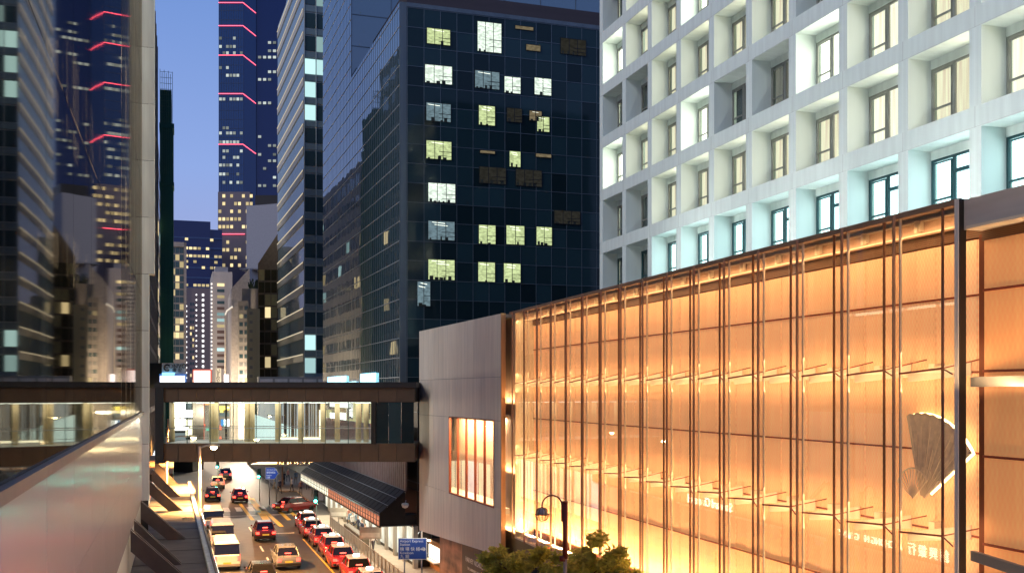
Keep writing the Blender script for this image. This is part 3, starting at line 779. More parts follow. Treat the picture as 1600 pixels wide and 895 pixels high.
# left face: narrow mirror panes above the street
b = MB(); b.box(-.0, .06, .12, 36.8, 0, TZ)
b.build('side_glazing', M['pane_mirror'], tw)
b = MB()
for i in range(46): b.box(-.008, .0, .1 + i * .8, .2 + i * .8, 0, TZ if i * .8 < 20 else 80)
b.build('side_mullion', M['tower_line'], tw, kind='stuff')
b = MB()
for r in range(-12, nr + 1): b.box(-.03, .0, .1, 20, pz0 + r * pzh - .025, pz0 + r * pzh + .025)
for r in range(-12, 50): b.box(-.03, .0, 20, 36.8, pz0 + r * pzh - .025, pz0 + r * pzh + .025)
b.build('side_transom', M['tower_line_l'], tw, kind='stuff')
# upper block behind
bx('upper_core', M['black'], tw, .1, TW + 16, 20.1, 36.7, 0, 80)
b = MB(); b.box(0, .06, 20, 36.8, TZ, 80); b.box(0.06, TW + 16, 20, 20.06, TZ - 4, 80)
b.build('upper_glazing', M['pane_mirror'], tw)
b = MB()
for r in range(16): b.box(0, TW + 16, 19.95, 20.0, TZ + r * 2.9, TZ + r * 2.9 + .06)
for c in range(14): b.box(c * 3.7, c * 3.7 + .06, 19.95, 20.0, TZ - 2, 80)
b.build('upper_bar', M['tower_line'], tw)
# right wing of the low block rises as the taller slab at the far right
bx('roof_plant', mat('plant_dark', (.05, .04, .045), .7), tw, 1.2, 23, 3, 16, TZ, TZ + 2.2)
# lit office windows
def office_mat(name, col, st):
    m, t, p, o = nmat(name); t.nodes.remove(p); e = t.nodes.new('ShaderNodeEmission')
    tc = t.nodes.new('ShaderNodeTexCoord'); mp = t.nodes.new('ShaderNodeMapping'); mp.inputs['Scale'].default_value = (2.2, 1, 4.5)
    oi = t.nodes.new('ShaderNodeObjectInfo'); va = t.nodes.new('ShaderNodeVectorMath'); va.operation = 'ADD'
    sc_ = t.nodes.new('ShaderNodeMath'); sc_.operation = 'MULTIPLY'; sc_.inputs[1].default_value = 37.; t.links.new(oi.outputs['Random'], sc_.inputs[0])
    t.links.new(tc.outputs['Object'], va.inputs[0]); t.links.new(sc_.outputs[0], va.inputs[1]); t.links.new(va.outputs[0], mp.inputs[0])
    nz = t.nodes.new('ShaderNodeTexNoise'); nz.inputs['Scale'].default_value = 1.6; nz.inputs['Detail'].default_value = 2; t.links.new(mp.outputs[0], nz.inputs['Vector'])
    rp = t.nodes.new('ShaderNodeValToRGB'); r_ = rp.color_ramp; r_.elements[0].position = .36; r_.elements[0].color = (*[c * .6 for c in col], 1); r_.elements[1].position = .62; r_.elements[1].color = (*col, 1)
    t.links.new(nz.outputs['Fac'], rp.inputs[0]); t.links.new(rp.outputs[0], e.inputs[0]); e.inputs[1].default_value = st; t.links.new(e.outputs[0], o.inputs[0]); return m
O_g = office_mat('office_green', (.72, .86, .42), 1.0); O_w = office_mat('office_white', (.85, 1, .85), 1.25); O_b = office_mat('office_blue', (.22, .33, .38), .8)
O_d = office_mat('office_dim', (.035, .034, .028), .8); O_o = office_mat('office_orange', (.30, .24, .14), .7)
wins = [(667,46,703,70,O_g),(746,36,783,82,O_w),(822,71,844,80,O_o),(664,103,706,131,O_w),(742,112,780,139,O_b),(788,121,813,146,O_w),(835,123,861,149,O_w),
 (666,162,704,190,O_b),(748,166,773,196,O_g),(792,170,815,191,O_d),(827,174,846,189,O_o),(839,183,858,206,O_g),(666,221,705,249,O_g),(750,236,773,240,O_o),(796,237,813,261,O_g),(837,241,861,246,O_o),
 (749,262,790,287,O_d),(806,266,846,291,O_d),(669,287,711,316,O_w),(748,352,774,381,O_g),(791,353,819,382,O_g),(838,355,862,383,O_g),(669,406,710,437,O_g),(747,410,773,440,O_g),(787,412,813,441,O_g),
 (669,346,710,375,O_b),(866,330,906,350,O_d),(876,62,915,86,O_d),(805,42,833,47,O_o),(652,440,672,478,O_b)]
rng = random.Random(5); M['desk_dark'] = mat('desk_dark', (.03, .035, .02), .7)
for (a, c, e, d, m_) in wins:
    x0, z1 = TF.xz(a, c); x1, z0 = TF.xz(e, d)
    z1 = (z1 + TF.xz(e, c)[1]) / 2; z0 = (z0 + TF.xz(a, d)[1]) / 2
    W, H = x1 - x0, z1 - z0
    wo = MB().box(-.03, W + .03, -.07, -.03, -.03, 0).box(-.03, W + .03, -.07, -.03, H, H + .03).box(-.03, 0, -.07, -.03, 0, H).box(W, W + .03, -.07, -.03, 0, H)
    if H > .5:
        n = max(1, round(W / .62))
        for i in range(1, n):
            wo.box(W * i / n - .02, W * i / n + .02, -.07, -.03, 0, H)
        h0 = W * (n - 1) / n if n > 1 else 0
        if n > 1: wo.box(W / 2, W, -.068, -.03, H * .42 - .02, H * .42 + .02); wo.box(W / 2, W, -.068, -.03, H * .18, H * .18 + .03)
    w1 = put('office_window', wo.mesh('office_window', M['black']), tw, (x0, 0, z0))
    put('lit_room', MB().box(0, W, -.028, -.02, 0, H).mesh('lit_room', m_), w1)
    if H > .5 and m_ is not O_d:
        q_ = MB()
        for zz in ((.93, .8) if rng.random() < .5 else (.9,)):
            a0 = rng.uniform(.05, .3) * W; q_.quad((a0, -.0295, H * zz), (a0 + W * .5, -.0295, H * (zz - .05)), (a0 + W * .5, -.0295, H * (zz - .025)), (a0, -.0295, H * (zz + .02)))
        q_.build('ceiling_light', M.setdefault('ceil_strip', emi('ceil_strip', (.95, 1, .85), 2.2)), w1)
    if H > .5:
        c_ = MB(); xx = .1
        while xx < W - .35:
            if rng.random() < .7: bx('desk_shape', M['desk_dark'], w1, xx, xx + rng.uniform(.12, .3), -.034, -.03, 0, rng.uniform(.08, .3))
            xx += rng.uniform(.25, .5)
        

# bright blue signs glowing behind the base of the left face
bs = emi('blue_sign', (.25, .62, 1.0), 5.0, amt=.4, scale=3, stretch=(1, 6, 1))
for (a, e, y0_, y1_) in ((512, 541, 588, 604), (545, 556, 596, 604), (563, 587, 583, 604)):
    LFy = []
    def onleft(px):
        k = (px - 800) / F; ox, oy = TF.w(-.12, 0); n_ = TF.n
        t_ = (k * oy - ox) / (n_[0] - k * n_[1]); return t_, oy + n_[1] * t_
    ta, Ya = onleft(e); tb, Yb = onleft(a)
    bx('blue_light_panel', bs, tw, -.13, -.1, ta, tb, PZ(y1_, (Ya + Yb) / 2), PZ(y0_, (Ya + Yb) / 2))

# lit lobby strips on the left face, seen through the right half of the bridge
lob = [emi('lobby_gold', (1, .70, .34), .9, amt=.5, scale=2, stretch=(1, 3, .1)), emi('lobby_white', (.95, 1, .92), 2.6), emi('lobby_grey', (.45, .55, .45), .6, amt=.6, scale=2), emi('lobby_tan', (.6, .42, .22), .8, amt=.4, scale=2)]
rl2 = random.Random(9); px_ = 503.
while px_ < 586:
    wd_ = rl2.uniform(1.2, 5.5); ta, Ya = onleft(min(px_ + wd_, 587)); tb, Yb = onleft(px_)
    m_ = rl2.choice((0, 0, 1, 2, 3, 3)); zt_ = PZ(rl2.choice((626, 626, 640, 655)), Ya)
    bx('lobby_strip', lob[m_], tw, -.12, -.1, ta, tb, PZ(706, Ya), zt_); px_ += wd_ + rl2.uniform(.3, 1.6)
for (a, c, e, d) in ((516, 645, 524, 664), (529, 645, 541, 662), (516, 630, 545, 637)):
    ta, Ya = onleft(e); tb, Yb = onleft(a); bx('lobby_sign', lob[1], tw, -.16, -.13, ta, tb, PZ(d, Ya), PZ(c, Ya))
# street canopy on the left face
CF = Fr(*TF.w(0, 0), *TF.n)                # local x up the street, local y = to the left (towards the road)
cn = fe('street_canopy', TF, 'dark sloping glass canopy with red glowing soffit over the pavement, below the footbridge', 'canopy')
cnm = mat('canopy_black', (.015, .014, .013), .85, metal=0.)
def cpt(x, y): return (x, y)
YA, YB = -7.0, 32.0                        # local y range (tower frame)
M['canopy_slat'] = mat('canopy_slat', (.022, .019, .017), .5, spec=.15, amt=.5, scale=.4, stretch=(1, 3, 1))
nsl = 30
xo, zo = -3.0, 3.84; xi, zi = -1.25, 5.3
for i in range(nsl):
    y0 = YA + (YB - YA) * i / nsl + .05; y1 = YA + (YB - YA) * (i + 1) / nsl - .05
    MB().hexa([(xo, y0, zo), (xi, y0, zi), (xi, y1, zi), (xo, y1, zo), (xo, y0, zo + .05), (xi, y0, zi + .05), (xi, y1, zi + .05), (xo, y1, zo + .05)]).build('canopy_pane', M['canopy_slat'], cn)
b = MB()
for t_ in (0, .33, .66, 1):
    x = xo + (xi - xo) * t_; z = zo + (zi - zo) * t_; b.box(x - .04, x + .04, YA, YB, z - .1, z - .01)
    b.tube([(x, YA, z + .09), (x, YB, z + .09)], .02, 5)
b.build('canopy_purlin', M['tower_line_l'], cn)
b = MB(); b.prof([(0, 0)], 0, 0) if False else None
e_ = MB(); e_.add([(xo, YA - .02, zo), (xi, YA - .02, zi), (xi, YA - .02, 3.15), (xo, YA - .02, 3.1), (xo, YA + .05, zo), (xi, YA + .05, zi), (xi, YA + .05, 3.15), (xo, YA + .05, 3.1)],
    [(3,2,1,0),(4,5,6,7),(0,1,5,4),(1,2,6,5),(2,3,7,6),(3,0,4,7)]); e_.build('canopy_end_wall', cnm, cn)
bx('canopy_end_box', M['black'], cn, xo + .1, .0, YA + .06, YA + 1.2, 3.05, 3.75)
red = emi('soffit_red', (1, .22, .12), 1.1, amt=.75, scale=1.2); wsf = emi('soffit_warm', (1, .72, .45), 1.8, amt=.7, scale=1.5)
n = 40
for i in range(n):
    y0 = YA + (YB - YA) * i / n + .06; y1 = YA + (YB - YA) * (i + 1) / n - .06
    bx('soffit_light', red if i < 22 else wsf, cn, xo + .02, xo + .05, y0, y1, 3.05, 3.72)
b = MB()
for i in range(n + 1):
    y0 = YA + (YB - YA) * i / n; b.box(xo + .0, xo + .07, y0 - .05, y0 + .05, 2.98, 3.84)
b.box(xo, xo + .08, YA, YB, 3.37, 3.41); b.box(xo - .01, xo + .09, YA, YB, 2.95, 3.02); b.build('soffit_bar', M['dark_metal'], cn)
bx('canopy_ceiling', M['grey_metal'], cn, xo + .1, 0, YA + .1, YB, 2.98, 3.02)
area('canopy_light', cn, (xo + 1.4, (YA + YB) / 2, 2.93), 1.8, YB - YA, 1500, (1, .83, .58), (0, 0, 0))
b = MB()
for i in range(60): b.box(-1.2, -1.12, YA + .3 + i * .62, YA + .42 + i * .62, 5.35, 9.5)
b.build('upper_slat', mat('slat_mauve', (.40, .30, .30), .4, metal=.3), cn, kind='stuff')
bx('upper_screen', mat('screen_mauve', (.16, .12, .13), .3), cn, -1.1, -1.05, YA + .2, YB - 1, 5.3, 9.5)
# storefront under the canopy
sf = emi('shopfront_glow', (1, .82, .52), 1.3, amt=.6, scale=.9)
for i in range(13):
    y0 = YA + i * 3.0
    bx('shop_window', sf, cn, -.5, -.45, y0 + .25, y0 + 2.75, .4, 2.7)
    bx('shop_column', M['grey_metal'], cn, -.7, -.4, y0 - .2, y0 + .2, .13, 2.98)
bx('shop_wall', M['dark_metal'], cn, -.42, -.1, YA, YB, .13, 5.3)

# dark block that carries the right end of the footbridge
db = fe('bridge_landing_block', TF, 'dark clad landing block at the right end of the footbridge, beside the grey wall', 'building', y=-7)
bx('block_wall', M['dark_metal'], db, -.3, 4.5, .4, 6.7, 0, 12.3)
b = MB()
for i in range(5): b.box(-.34, -.3, .4, 6.7, 1 + i * 2.4, 1.06 + i * 2.4)
for i in range(5): b.box(-.3 + i * .95, -.26 + i * .95, .36, .4, 0, 12.3)
for i in range(5): b.box(-.3, 4.5, .36, .4, 1 + i * 2.4, 1.05 + i * 2.4)
b.build('cladding_joint', M['tower_line'], db)
dome = MB(); dome.lathe([(.02, -.28), (.18, -.22), (.24, -.08), (.24, .0), (.2, .06), (0.01, .1)], 0, 0, 14); dome.tube([(0, 0, .05), (0, .5, .2)], .03, 6)
cx_, cy_ = TF.w(-.1, -6.9)
dome.build('security_camera', mat('cam_white', (.75, .75, .72), .3), None, True, loc=(PX(633, 70), 70, PZ(787, 70)), label='white dome security camera on the dark wall right of the canopy end', cat='camera')

# ================================================================== FOOTBRIDGE
fb = empty('footbridge', (0, 65, 0), 0, 'enclosed footbridge with dark brown bands and a lit glazed corridor crossing the street', 'footbridge')
M['bridge_clad'] = mat('bridge_clad', (.095, .062, .038), .5, metal=.2, amt=.1, rand=.08)
M['bridge_roof'] = mat('bridge_roof', (.012, .011, .013), .7)
bx0, bx1 = PX(250, 65), PX(648, 65)
bL = PX(-0, 65) - 0
n = 14; wv_ = (bx1 - bx0) / n
for i in range(n):
    bx('fascia_panel', M['bridge_clad'], fb, bx0 + i * wv_ + .012, bx0 + (i + 1) * wv_ - .012, 0, .08, 11.38, 12.25)
    bx('fascia_panel', M['bridge_clad'], fb, bx0 + i * wv_ + .012, bx0 + (i + 1) * wv_ - .012, 0, .08, 7.7, 8.83)
bx('roof_slab', M['bridge_roof'], fb, bx0 - .3, bx1 + .1, -.12, 4.6, 12.26, 12.6)
bx('upper_beam', M['dark_metal'], fb, bx0, bx1, .09, 4.4, 11.36, 12.25)
bx('deck_slab', M['dark_metal'], fb, bx0, bx1, .09, 4.4, 7.7, 8.82)
bx('end_post', M['black'], fb, PX(243, 65), PX(256, 65), -.1, .3, 7.6, 12.6)
bx('end_post', M['dark_metal'], fb, PX(580, 65), PX(587, 65), -.05, .3, 8.8, 11.4)
for i in range(3):
    bx('dark_pane', M['pane_dark'], fb, PX(587 + i * 20, 65) + .02, PX(607 + i * 20, 65) - .02, .02, .06, 8.84, 11.36)
ga, gb = PX(256, 65), PX(580, 65); ng = 9
brg = glass('bridge_glass', f0=.05, transp=(.96, .98, .97))
for i in range(ng):
    a = ga + (gb - ga) * i / ng; e = ga + (gb - ga) * (i + 1) / ng
    bx('window_pane', brg, fb, a + .015, e - .015, .03, .05, 8.84, 11.36); bx('window_pane', brg, fb, a + .015, e - .015, 4.3, 4.32, 8.84, 11.36)
b = MB()
for i in range(ng + 1):
    a = ga + (gb - ga) * i / ng; b.box(a - .018, a + .018, .01, .08, 8.83, 11.37)
b.build('window_bar', mat('bar_teal', (.03, .10, .09), .4), fb)
cm = mat('column_cream', (.62, .50, .28), .5)
for px_ in (269, 331, 337, 386, 394, 434, 470, 505, 527, 560, 572):
    MB().tube([(PX(px_, 67.2), 2.2, 8.83), (PX(px_, 67.2), 2.2, 11.36)], .17, 14).build('column', cm, fb, True)
area('ceiling_light', fb, ((ga + gb) / 2, 2.2, 11.33), gb - ga, 2.4, 300, (1, .95, .80), (0, 0, 0))
ce = emi('ceiling_tube', (.95, 1, .88), 2.5)
for i in range(9):
    a = ga + (gb - ga) * (i + .2) / 9; bx('light_fitting', ce, fb, a, a + 1.1, 1.0, 1.12, 11.3, 11.345); bx('light_fitting', ce, fb, a, a + 1.1, 3.2, 3.32, 11.3, 11.345)
b = MB()
for (yy) in (.35, 4.0):
    b.tube([(ga, yy, 9.75), (gb, yy, 9.75)], .025, 6); b.tube([(ga, yy, 9.05), (gb, yy, 9.05)], .015, 6)
b.build('handrail', M['steel'], fb)
bx('corridor_floor', mat('corridor_floor', (.6, .6, .52), .3), fb, ga, gb, .1, 4.3, 8.83, 8.85)

# ================================================================== LEFT ROW BEYOND THE BRIDGE
def grid_windows(parent, x0, x1, y, z0, z1, nx, nz, fw, fh, mats, seed=1, name='window', depth=.06, skip=0., sides=None):
    """separate window pieces on a facade at local y; mats = list of (material, weight)"""
    r_ = random.Random(seed); cw = (x1 - x0) / nx; ch = (z1 - z0) / nz
    tot = sum(w_ for _, w_ in mats)
    for j in range(nz):
        for i in range(nx):
            if r_.random() < skip: continue
            q = r_.random() * tot; m_ = mats[-1][0]
            for mm_, w_ in mats:
                if q < w_: m_ = mm_; break
                q -= w_
            a = x0 + (i + (1 - fw) / 2) * cw; c = z0 + (j + (1 - fh) / 2) * ch
            bx(name, m_, parent, a, a + cw * fw, y - depth, y, c, c + ch * fh)
W_dark = darkglass('far_window_dark', (.045, .085, .095), .1, 1.5, 0); W_warm = emi('far_window_warm', (1, .8, .42), .9, rand=.5); W_cool = emi('far_window_cool', (.6, .95, .95), .8, rand=.6)
W_blue = darkglass('far_window_blue', (.01, .035, .10), .08, 1.6, 0)
W_white = emi('far_window_white', (1, .95, .75), 1.6, rand=.5)
LR = Fr(-.3152 * 76 - 3.2, 76, -.3152, 1.0)
lr = fe('left_office_block', LR, 'tall brown stone office block seen edge-on just right of the glass wall', 'building')
lrm = mat('brown_stone', (.20, .18, .15), .7, amt=.1, rand=.05)
bx('block_body', lrm, lr, 0, 82, .1, 20, 0, 62)
grid_windows(lr, 1, 81, .1, 10, 61, 16, 15, .7, .55, [(W_dark, 12), (W_warm, .7), (W_cool, .5)], 4, depth=.05)
b = MB()
for i in range(17): b.box(1 + i * 5 - .2, 1 + i * 5 + .2, -.12, .1, 0, 62)
for i in range(15): b.box(0, 82, -.06, .1, 10 + i * 3.41 - .3, 10 + i * 3.41 + .3)
b.build('facade_rib', lrm, lr)
# low canopy and ledge at the foot of the block, under the bridge
lc = fe('left_shop_canopy', LR, 'low dark flat canopy with warm lit edge beyond the ledge, under the footbridge at left', 'canopy')
b = MB(); b.box(2, 26, -2.6, 0, 5.35, 5.9); b.build('canopy_slab', M['dark_metal'], lc)
bx('canopy_top', mat('canopy_top', (.35, .2, .1), .6), lc, 2, 26, -2.6, 0, 5.905, 5.93)
grid_windows(lc, 2, 80, -.05, .3, 4.8, 20, 1, .85, .9, [(emi('shop_a', (1, .75, .45), 2.2, amt=.5, scale=1), 3), (emi('shop_b', (.7, .9, 1), 2.0, amt=.5, scale=1), 2), (emi('shop_c', (1, .3, .2), 1.6, amt=.5, scale=1), 1)], 8, 'shop_window')

# mid-rise behind the scaffold: it shows mirrored in the glass tower across the street
lm = fe('left_midrise', Fr(*LR.w(92, 0), -.3152, 1.0), 'cream mid-rise behind the green scaffold, seen mirrored in the glass tower', 'building')
lmm = mat('cream_stone', (.30, .30, .28), .7, rand=.05)
bx('block_body', lmm, lm, 0, 50, .1, 20, 0, 51)
grid_windows(lm, 1, 49, .1, 8, 50, 12, 12, .7, .55, [(W_dark, 12), (W_warm, .6), (W_cool, .6)], 14, depth=.05)
# green scaffold tower
gs = empty('scaffolded_tower', (PX(250, 150), 150, 0), R(17.5), 'tower wrapped in dark green scaffold netting, left of the sky gap', 'building')
gnet = mat('green_net', (.02, .12, .085), .85, amt=.5, scale=.8, stretch=(1, 1, .2), bump=.2)
gx_ = PX(270, 150) - PX(250, 150)
bx('netting', gnet, gs, 0, gx_ - .25, 0, 8, PZ(600, 150) - 14, PZ(140, 150)); bx('netting', gnet, gs, 0.2, gx_, .2, 8, 0, PZ(195, 150))
bx('netting', gnet, gs, -.1, gx_ + .1, -.1, 4, PZ(200, 150), PZ(192, 150)); bx('netting', gnet, gs, -.1, gx_ + .1, -.1, 4, PZ(290, 150), PZ(284, 150))
b = MB()
for i in range(7): b.tube([(i * gx_ / 6.5, -.02, PZ(140, 150) - 12), (i * gx_ / 6.5, -.02, PZ(108 + (i * 5) % 9, 150))], .035, 5)
for k in range(8): b.tube([(0, -.03, PZ(112 + k * 9, 150)), (gx_ - .2, -.03, PZ(112 + k * 9, 150))], .03, 5)
b.build('bamboo_pole', mat('bamboo', (.06, .14, .10), .8), gs)

# ================================================================== WHITE AND BLUE TOWER
YW = 150.0
WF = Fr(PX(475, YW), YW, .9443, .329)
wt = fe('striped_office_tower', WF, 'pale office tower with sloping-looking light-dotted bands on its street side and glazed front', 'tower')
wz = 74
wtm = mat('pale_clad', (.46, .52, .50), .5, amt=.06); wspn = mat('spandrel_teal', (.20, .27, .28), .35, amt=.06); wband = mat('band_beige', (.42, .38, .30), .5, amt=.08)
W_sky = darkglass('sky_glass', (.10, .17, .21), .03, 2.0, .01, .5)
bx('tower_body', wtm, wt, 0.02, 14, 0.1, 31, 0, wz)
nfl = 18; fh_ = 3.27; zf0 = 14.2
for j in range(nfl):
    z = zf0 + j * fh_
    for (a, e) in ((.15, 1.62), (1.75, 2.9), (3.0, 4.4)):
        rr = random.Random(j * 31 + int(a * 10)).random()
        lit_w = (a < 1 and rr < .26) or (a > 1 and rr < .05)
        bx('window', (W_cool if rr < .2 else W_white) if lit_w else W_dark, wt, a, e, .02, .1, z + .5, z + 2.6)
    bx('spandrel', wspn, wt, 0, 14, -.02, .06, z + 2.8, z + 3.6)
b = MB()
for x_ in (0, 1.66, 2.93, 4.45): b.box(x_, x_ + .1, -.1, .1, 0, wz)
b.build('front_mullion', wtm, wt)
# street side: glass strips between dotted bands
dots = emi('dot_lamp', (1, .86, .6), .75)
for j in range(nfl):
    z = zf0 + j * fh_
    bx('side_glass', W_sky, wt, -.02, .02, .1, 31, z + .02, z + 2.1)
    bx('side_band', wband, wt, -.12, .02, 0, 31, z + 2.12, z + 3.25)
d_ = MB()
for j in range(nfl):
    z = zf0 + j * fh_ + 3.05
    for i in range(44): d_.box(-.2, -.13, .3 + i * .7, .52 + i * .7, z, z + .14)
d_.build('dot_lights', dots, wt, kind='stuff')
d_ = MB()
for j in range(nfl):
    for i in range(31): d_.box(-.05, -.02, i * 1.0, i * 1.0 + .06, zf0 + j * fh_, zf0 + j * fh_ + 2.1)
d_.build('side_mullion', wtm, wt, kind='stuff')
bx('podium', mat('podium_grey', (.24, .26, .29), .5), wt, -6.5, 9, -2.5, .0, 7, 14.1)
b = MB()
for i in range(8): b.box(-6.5 + i * 2 + .15, -6.5 + i * 2 + 1.85, -2.56, -2.5, 12.3, 13.8)
b.build('podium_panel', mat('podium_pale', (.55, .57, .62), .4), wt)
bx('base_body', wtm, wt, -.0, 14, -2.4, 30, 0, 7)

# ================================================================== FAR TOWERS
def far(name, label, cat='building'):
    return lambda px0, Y, rot=R(17.5): empty(name, (PX(px0, Y), Y, 0), rot, label, cat)
def W(px, Y, ref): return PX(px, Y) - PX(ref, Y)

# tall blue tower with red light lines
Y = 420.; bt = far('tall_blue_tower', 'tallest blue glass tower crossed by thin red neon lines', 'tower')(342, Y, 0)
bl = darkglass('blue_curtain', (.012, .045, .16), .12, 1.6, 0); bl2 = darkglass('blue_curtain_dark', (.008, .02, .10), .12, 1.5, 0)
xa, xb, xc = W(380, Y, 342), W(397, Y, 342), W(432, Y, 342) + 3
H_ = 190
b = MB(); b.prism([(0, 0), (xa, 0), (xb, 3.2), (xb, 40), (0, 40)], 0, H_); b.build('tower_shaft', bl, bt)
b = MB(); b.prism([(xb + .05, 3.6), (xc, 4.0), (xc, 38), (xb + .05, 38)], 0, H_); b.build('east_shaft', bl2, bt)
bx('shaft_lower', mat('tower_stone', (.16, .13, .15), .6), bt, -.3, xb - 1.5, -.3, 10, 0, PZ(300, Y))
neon = emi('neon_red', (1, .10, .16), 4.0)
for y_ in (5, 41, 87, 147, 226):
    z = PZ(y_, Y)
    MB().tube([(0, -.35, z), (xa, -.35, z), (xb, 2.9, z - 3.0)], .13, 6).build('neon_line', neon, bt)
MB().tube([(0, -.6, PZ(366, Y)), (W(383, Y, 342), -.6, PZ(366, Y))], .13, 6).build('neon_line', neon, bt)
b = MB()
for i in range(11): b.box(i * xa / 10 - .06, i * xa / 10 + .06, -.1, 0, PZ(300, Y), H_)
for k in range(46): b.box(0, xa, -.08, 0, PZ(300, Y) + k * 3.6 - .1, PZ(300, Y) + k * 3.6 + .1)
b.build('curtain_rib', mat('rib_blue', (.015, .04, .11), .4), bt)
rr = random.Random(21)
lw = emi('far_lit', (.8, .9, .85), .5, rand=.7)
for y_, pr in ((60, .3), (73, .6), (83, .7), (106, .6), (118, .5), (155, .7), (200, .3), (208, .6), (222, .7), (236, .7), (246, .6), (258, .35), (272, .5), (285, .6)):
    for i in range(7):
        if rr.random() < pr: bx('window', lw, bt, xa * (i + .1) / 7, xa * (i + .85) / 7, -.16, -.1, PZ(y_ + 2.4, Y), PZ(y_ - 2.0, Y))
    for i in range(6):
        if rr.random() < pr * .8: bx('window', lw, bt, xb + .6 + (xc - xb) * (i + .1) / 6, xb + .6 + (xc - xb) * (i + .7) / 6, 3.3, 3.5, PZ(y_ + 4.4, Y), PZ(y_ + .6, Y))
for y_ in range(306, 420, 12):
    for i in range(9):
        if rr.random() < .55: bx('window', W_warm, bt, xb * (i + .1) / 9 - .2, xb * (i + .8) / 9 - .2, -.4, -.3, PZ(y_ + 3, Y), PZ(y_ - 2, Y))

Y = 380.; c1 = far('stepped_blue_block', 'dark blue stepped office block with rows of lit windows, in the sky gap')(255, Y)
wd = W(344, Y, 255)
bx('block_body', bl2, c1, 0, W(326, Y, 255), 0, 30, 0, PZ(343, Y)); bx('block_wing', bl2, c1, W(326, Y, 255), wd, .5, 30, 0, PZ(355, Y))
b = MB()
for k in range(17): b.box(0, wd, -.1, 0, k * 3.6 + 10, k * 3.6 + 10.5)
b.build('floor_line', mat('blue_line', (.05, .09, .2), .5), c1)
for y_ in (386, 398, 407, 416, 444, 458, 380, 372):
    for i in range(14):
        if rr.random() < (.55 if y_ > 380 else .18): bx('window', W_warm, c1, wd * (i + .1) / 14, wd * (i + .85) / 14, -.2, -.1, PZ(y_ + 2, Y), PZ(y_ - 2, Y))

Y = 300.; c2 = far('dotted_light_tower', 'tall plain beige tower with vertical rows of small white lamps')(286, Y)
wd = W(336, Y, 286); tb_ = mat('mauve_wall', (.22, .17, .17), .8, amt=.06)
bx('tower_body', tb_, c2, 0, wd, 0, 25, 0, PZ(449, Y)); 
for (px_, s_, h_) in ((291, 1, 2), (306, .9, 2), (316, 1.6, 3.2), (333, 1.1, 2)):
    d_ = MB(); yy = 460 if px_ != 291 else 478
    while yy < 612: d_.box(W(px_, Y, 286) - .16 * s_, W(px_, Y, 286) + .16 * s_, -.1, -.0, PZ(yy, Y) - .2 * s_, PZ(yy, Y) + .2 * s_); yy += 8
    d_.build('lamp_row', emi('dot_white', (1, 1, 1), 3.), c2)
grid_windows(c2, W(296, Y, 286), W(303, Y, 286), 0, PZ(600, Y), PZ(470, Y), 2, 14, .7, .5, [(W_dark, 4), (W_warm, 1)], 5)

Y = 260.; c3 = far('framed_office_block', 'narrow office block with beige frame and dark windows beside the green scaffold')(262, Y)
wd = W(290, Y, 262); fb_ = mat('beige_frame', (.30, .26, .23), .8)
bx('block_body', fb_, c3, 0, wd, 0, 20, 0, PZ(380, Y))
grid_windows(c3, W(267, Y, 262), W(286, Y, 262), 0, PZ(562, Y), PZ(385, Y), 3, 16, .92, .8, [(W_dark, 3), (W_warm, 1.2)], 9)
b = MB(); b.box(0, wd * .1, -.6, 0, 0, PZ(378, Y)); b.box(wd * .88, wd, -.6, 0, 0, PZ(378, Y)); b.box(0, wd, -.6, 0, PZ(385, Y), PZ(378, Y)); b.build('frame', fb_, c3)

Y = 240.; c4 = far('narrow_white_block', 'narrow pale block with stacked dark balconies and a few lit windows')(332, Y)
wd = W(362, Y, 332); wm_ = mat('pale_wall', (.42, .38, .36), .8)
bx('block_body', wm_, c4, 0, wd, 0, 20, 0, PZ(424, Y)); bx('roof_room', wm_, c4, wd * .15, wd * .8, 2, 10, PZ(424, Y), PZ(415, Y))
grid_windows(c4, W(338, Y, 332), W(351, Y, 332), 0, PZ(578, Y), PZ(440, Y), 1, 15, .85, .5, [(W_dark, 3), (mat('brown_win', (.12, .07, .06), .6), 3), (W_cool, 2), (W_warm, 1)], 12)
d_ = MB(); yy = 445
while yy < 580: d_.box(-.35, -.05, -.3, 0, PZ(yy, Y), PZ(yy - 2.5, Y)); yy += 6
d_.build('edge_lamp', emi('edge_lamp', (1, .9, .8), 1.8), c4)

Y = 300.; c5 = far('blank_gable_tower', 'tall blank pale concrete gable with a dark roof hut, right of the blue tower')(385, Y, 0)
wd = W(434, Y, 385); cg = mat('pale_gable', (.36, .35, .37), .85, amt=.05)
b = MB(); b.hexa([(0, 0, 0), (wd, 0, 0), (wd, 20, 0), (0, 20, 0), (0, 0, PZ(322, Y)), (wd, 0, PZ(318, Y)), (wd, 20, PZ(318, Y)), (0, 20, PZ(322, Y))]); b.build('gable_wall', cg, c5)
bx('roof_hut', M['dark_metal'], c5, W(396, Y, 385), wd, 2, 12, PZ(318, Y), PZ(303, Y))
Y = 215.; SV = -.33
c6 = empty('slanted_gable_block', (PX(362, Y), Y, 0), 0, 'pale mid-rise with a plain gable end and curved lit cornice, centre of the far street', 'building')
wd = W(392, Y, 362)
b = MB(); b.hexa([(0, 0, 0), (wd, -1, 0), (wd, 20, 0), (-7.2, 24, 0), (0, 0, PZ(450, Y)), (wd, -1, PZ(420, Y)), (wd, 20, PZ(420, Y)), (-7.2, 24, PZ(450, Y))]); b.build('block_body', mat('cream_gable', (.46, .41, .36), .8), c6)
bx('rear_gable', cg, c6, W(372, Y, 362), wd + 2, 1, 18, PZ(420, Y), PZ(418, Y))
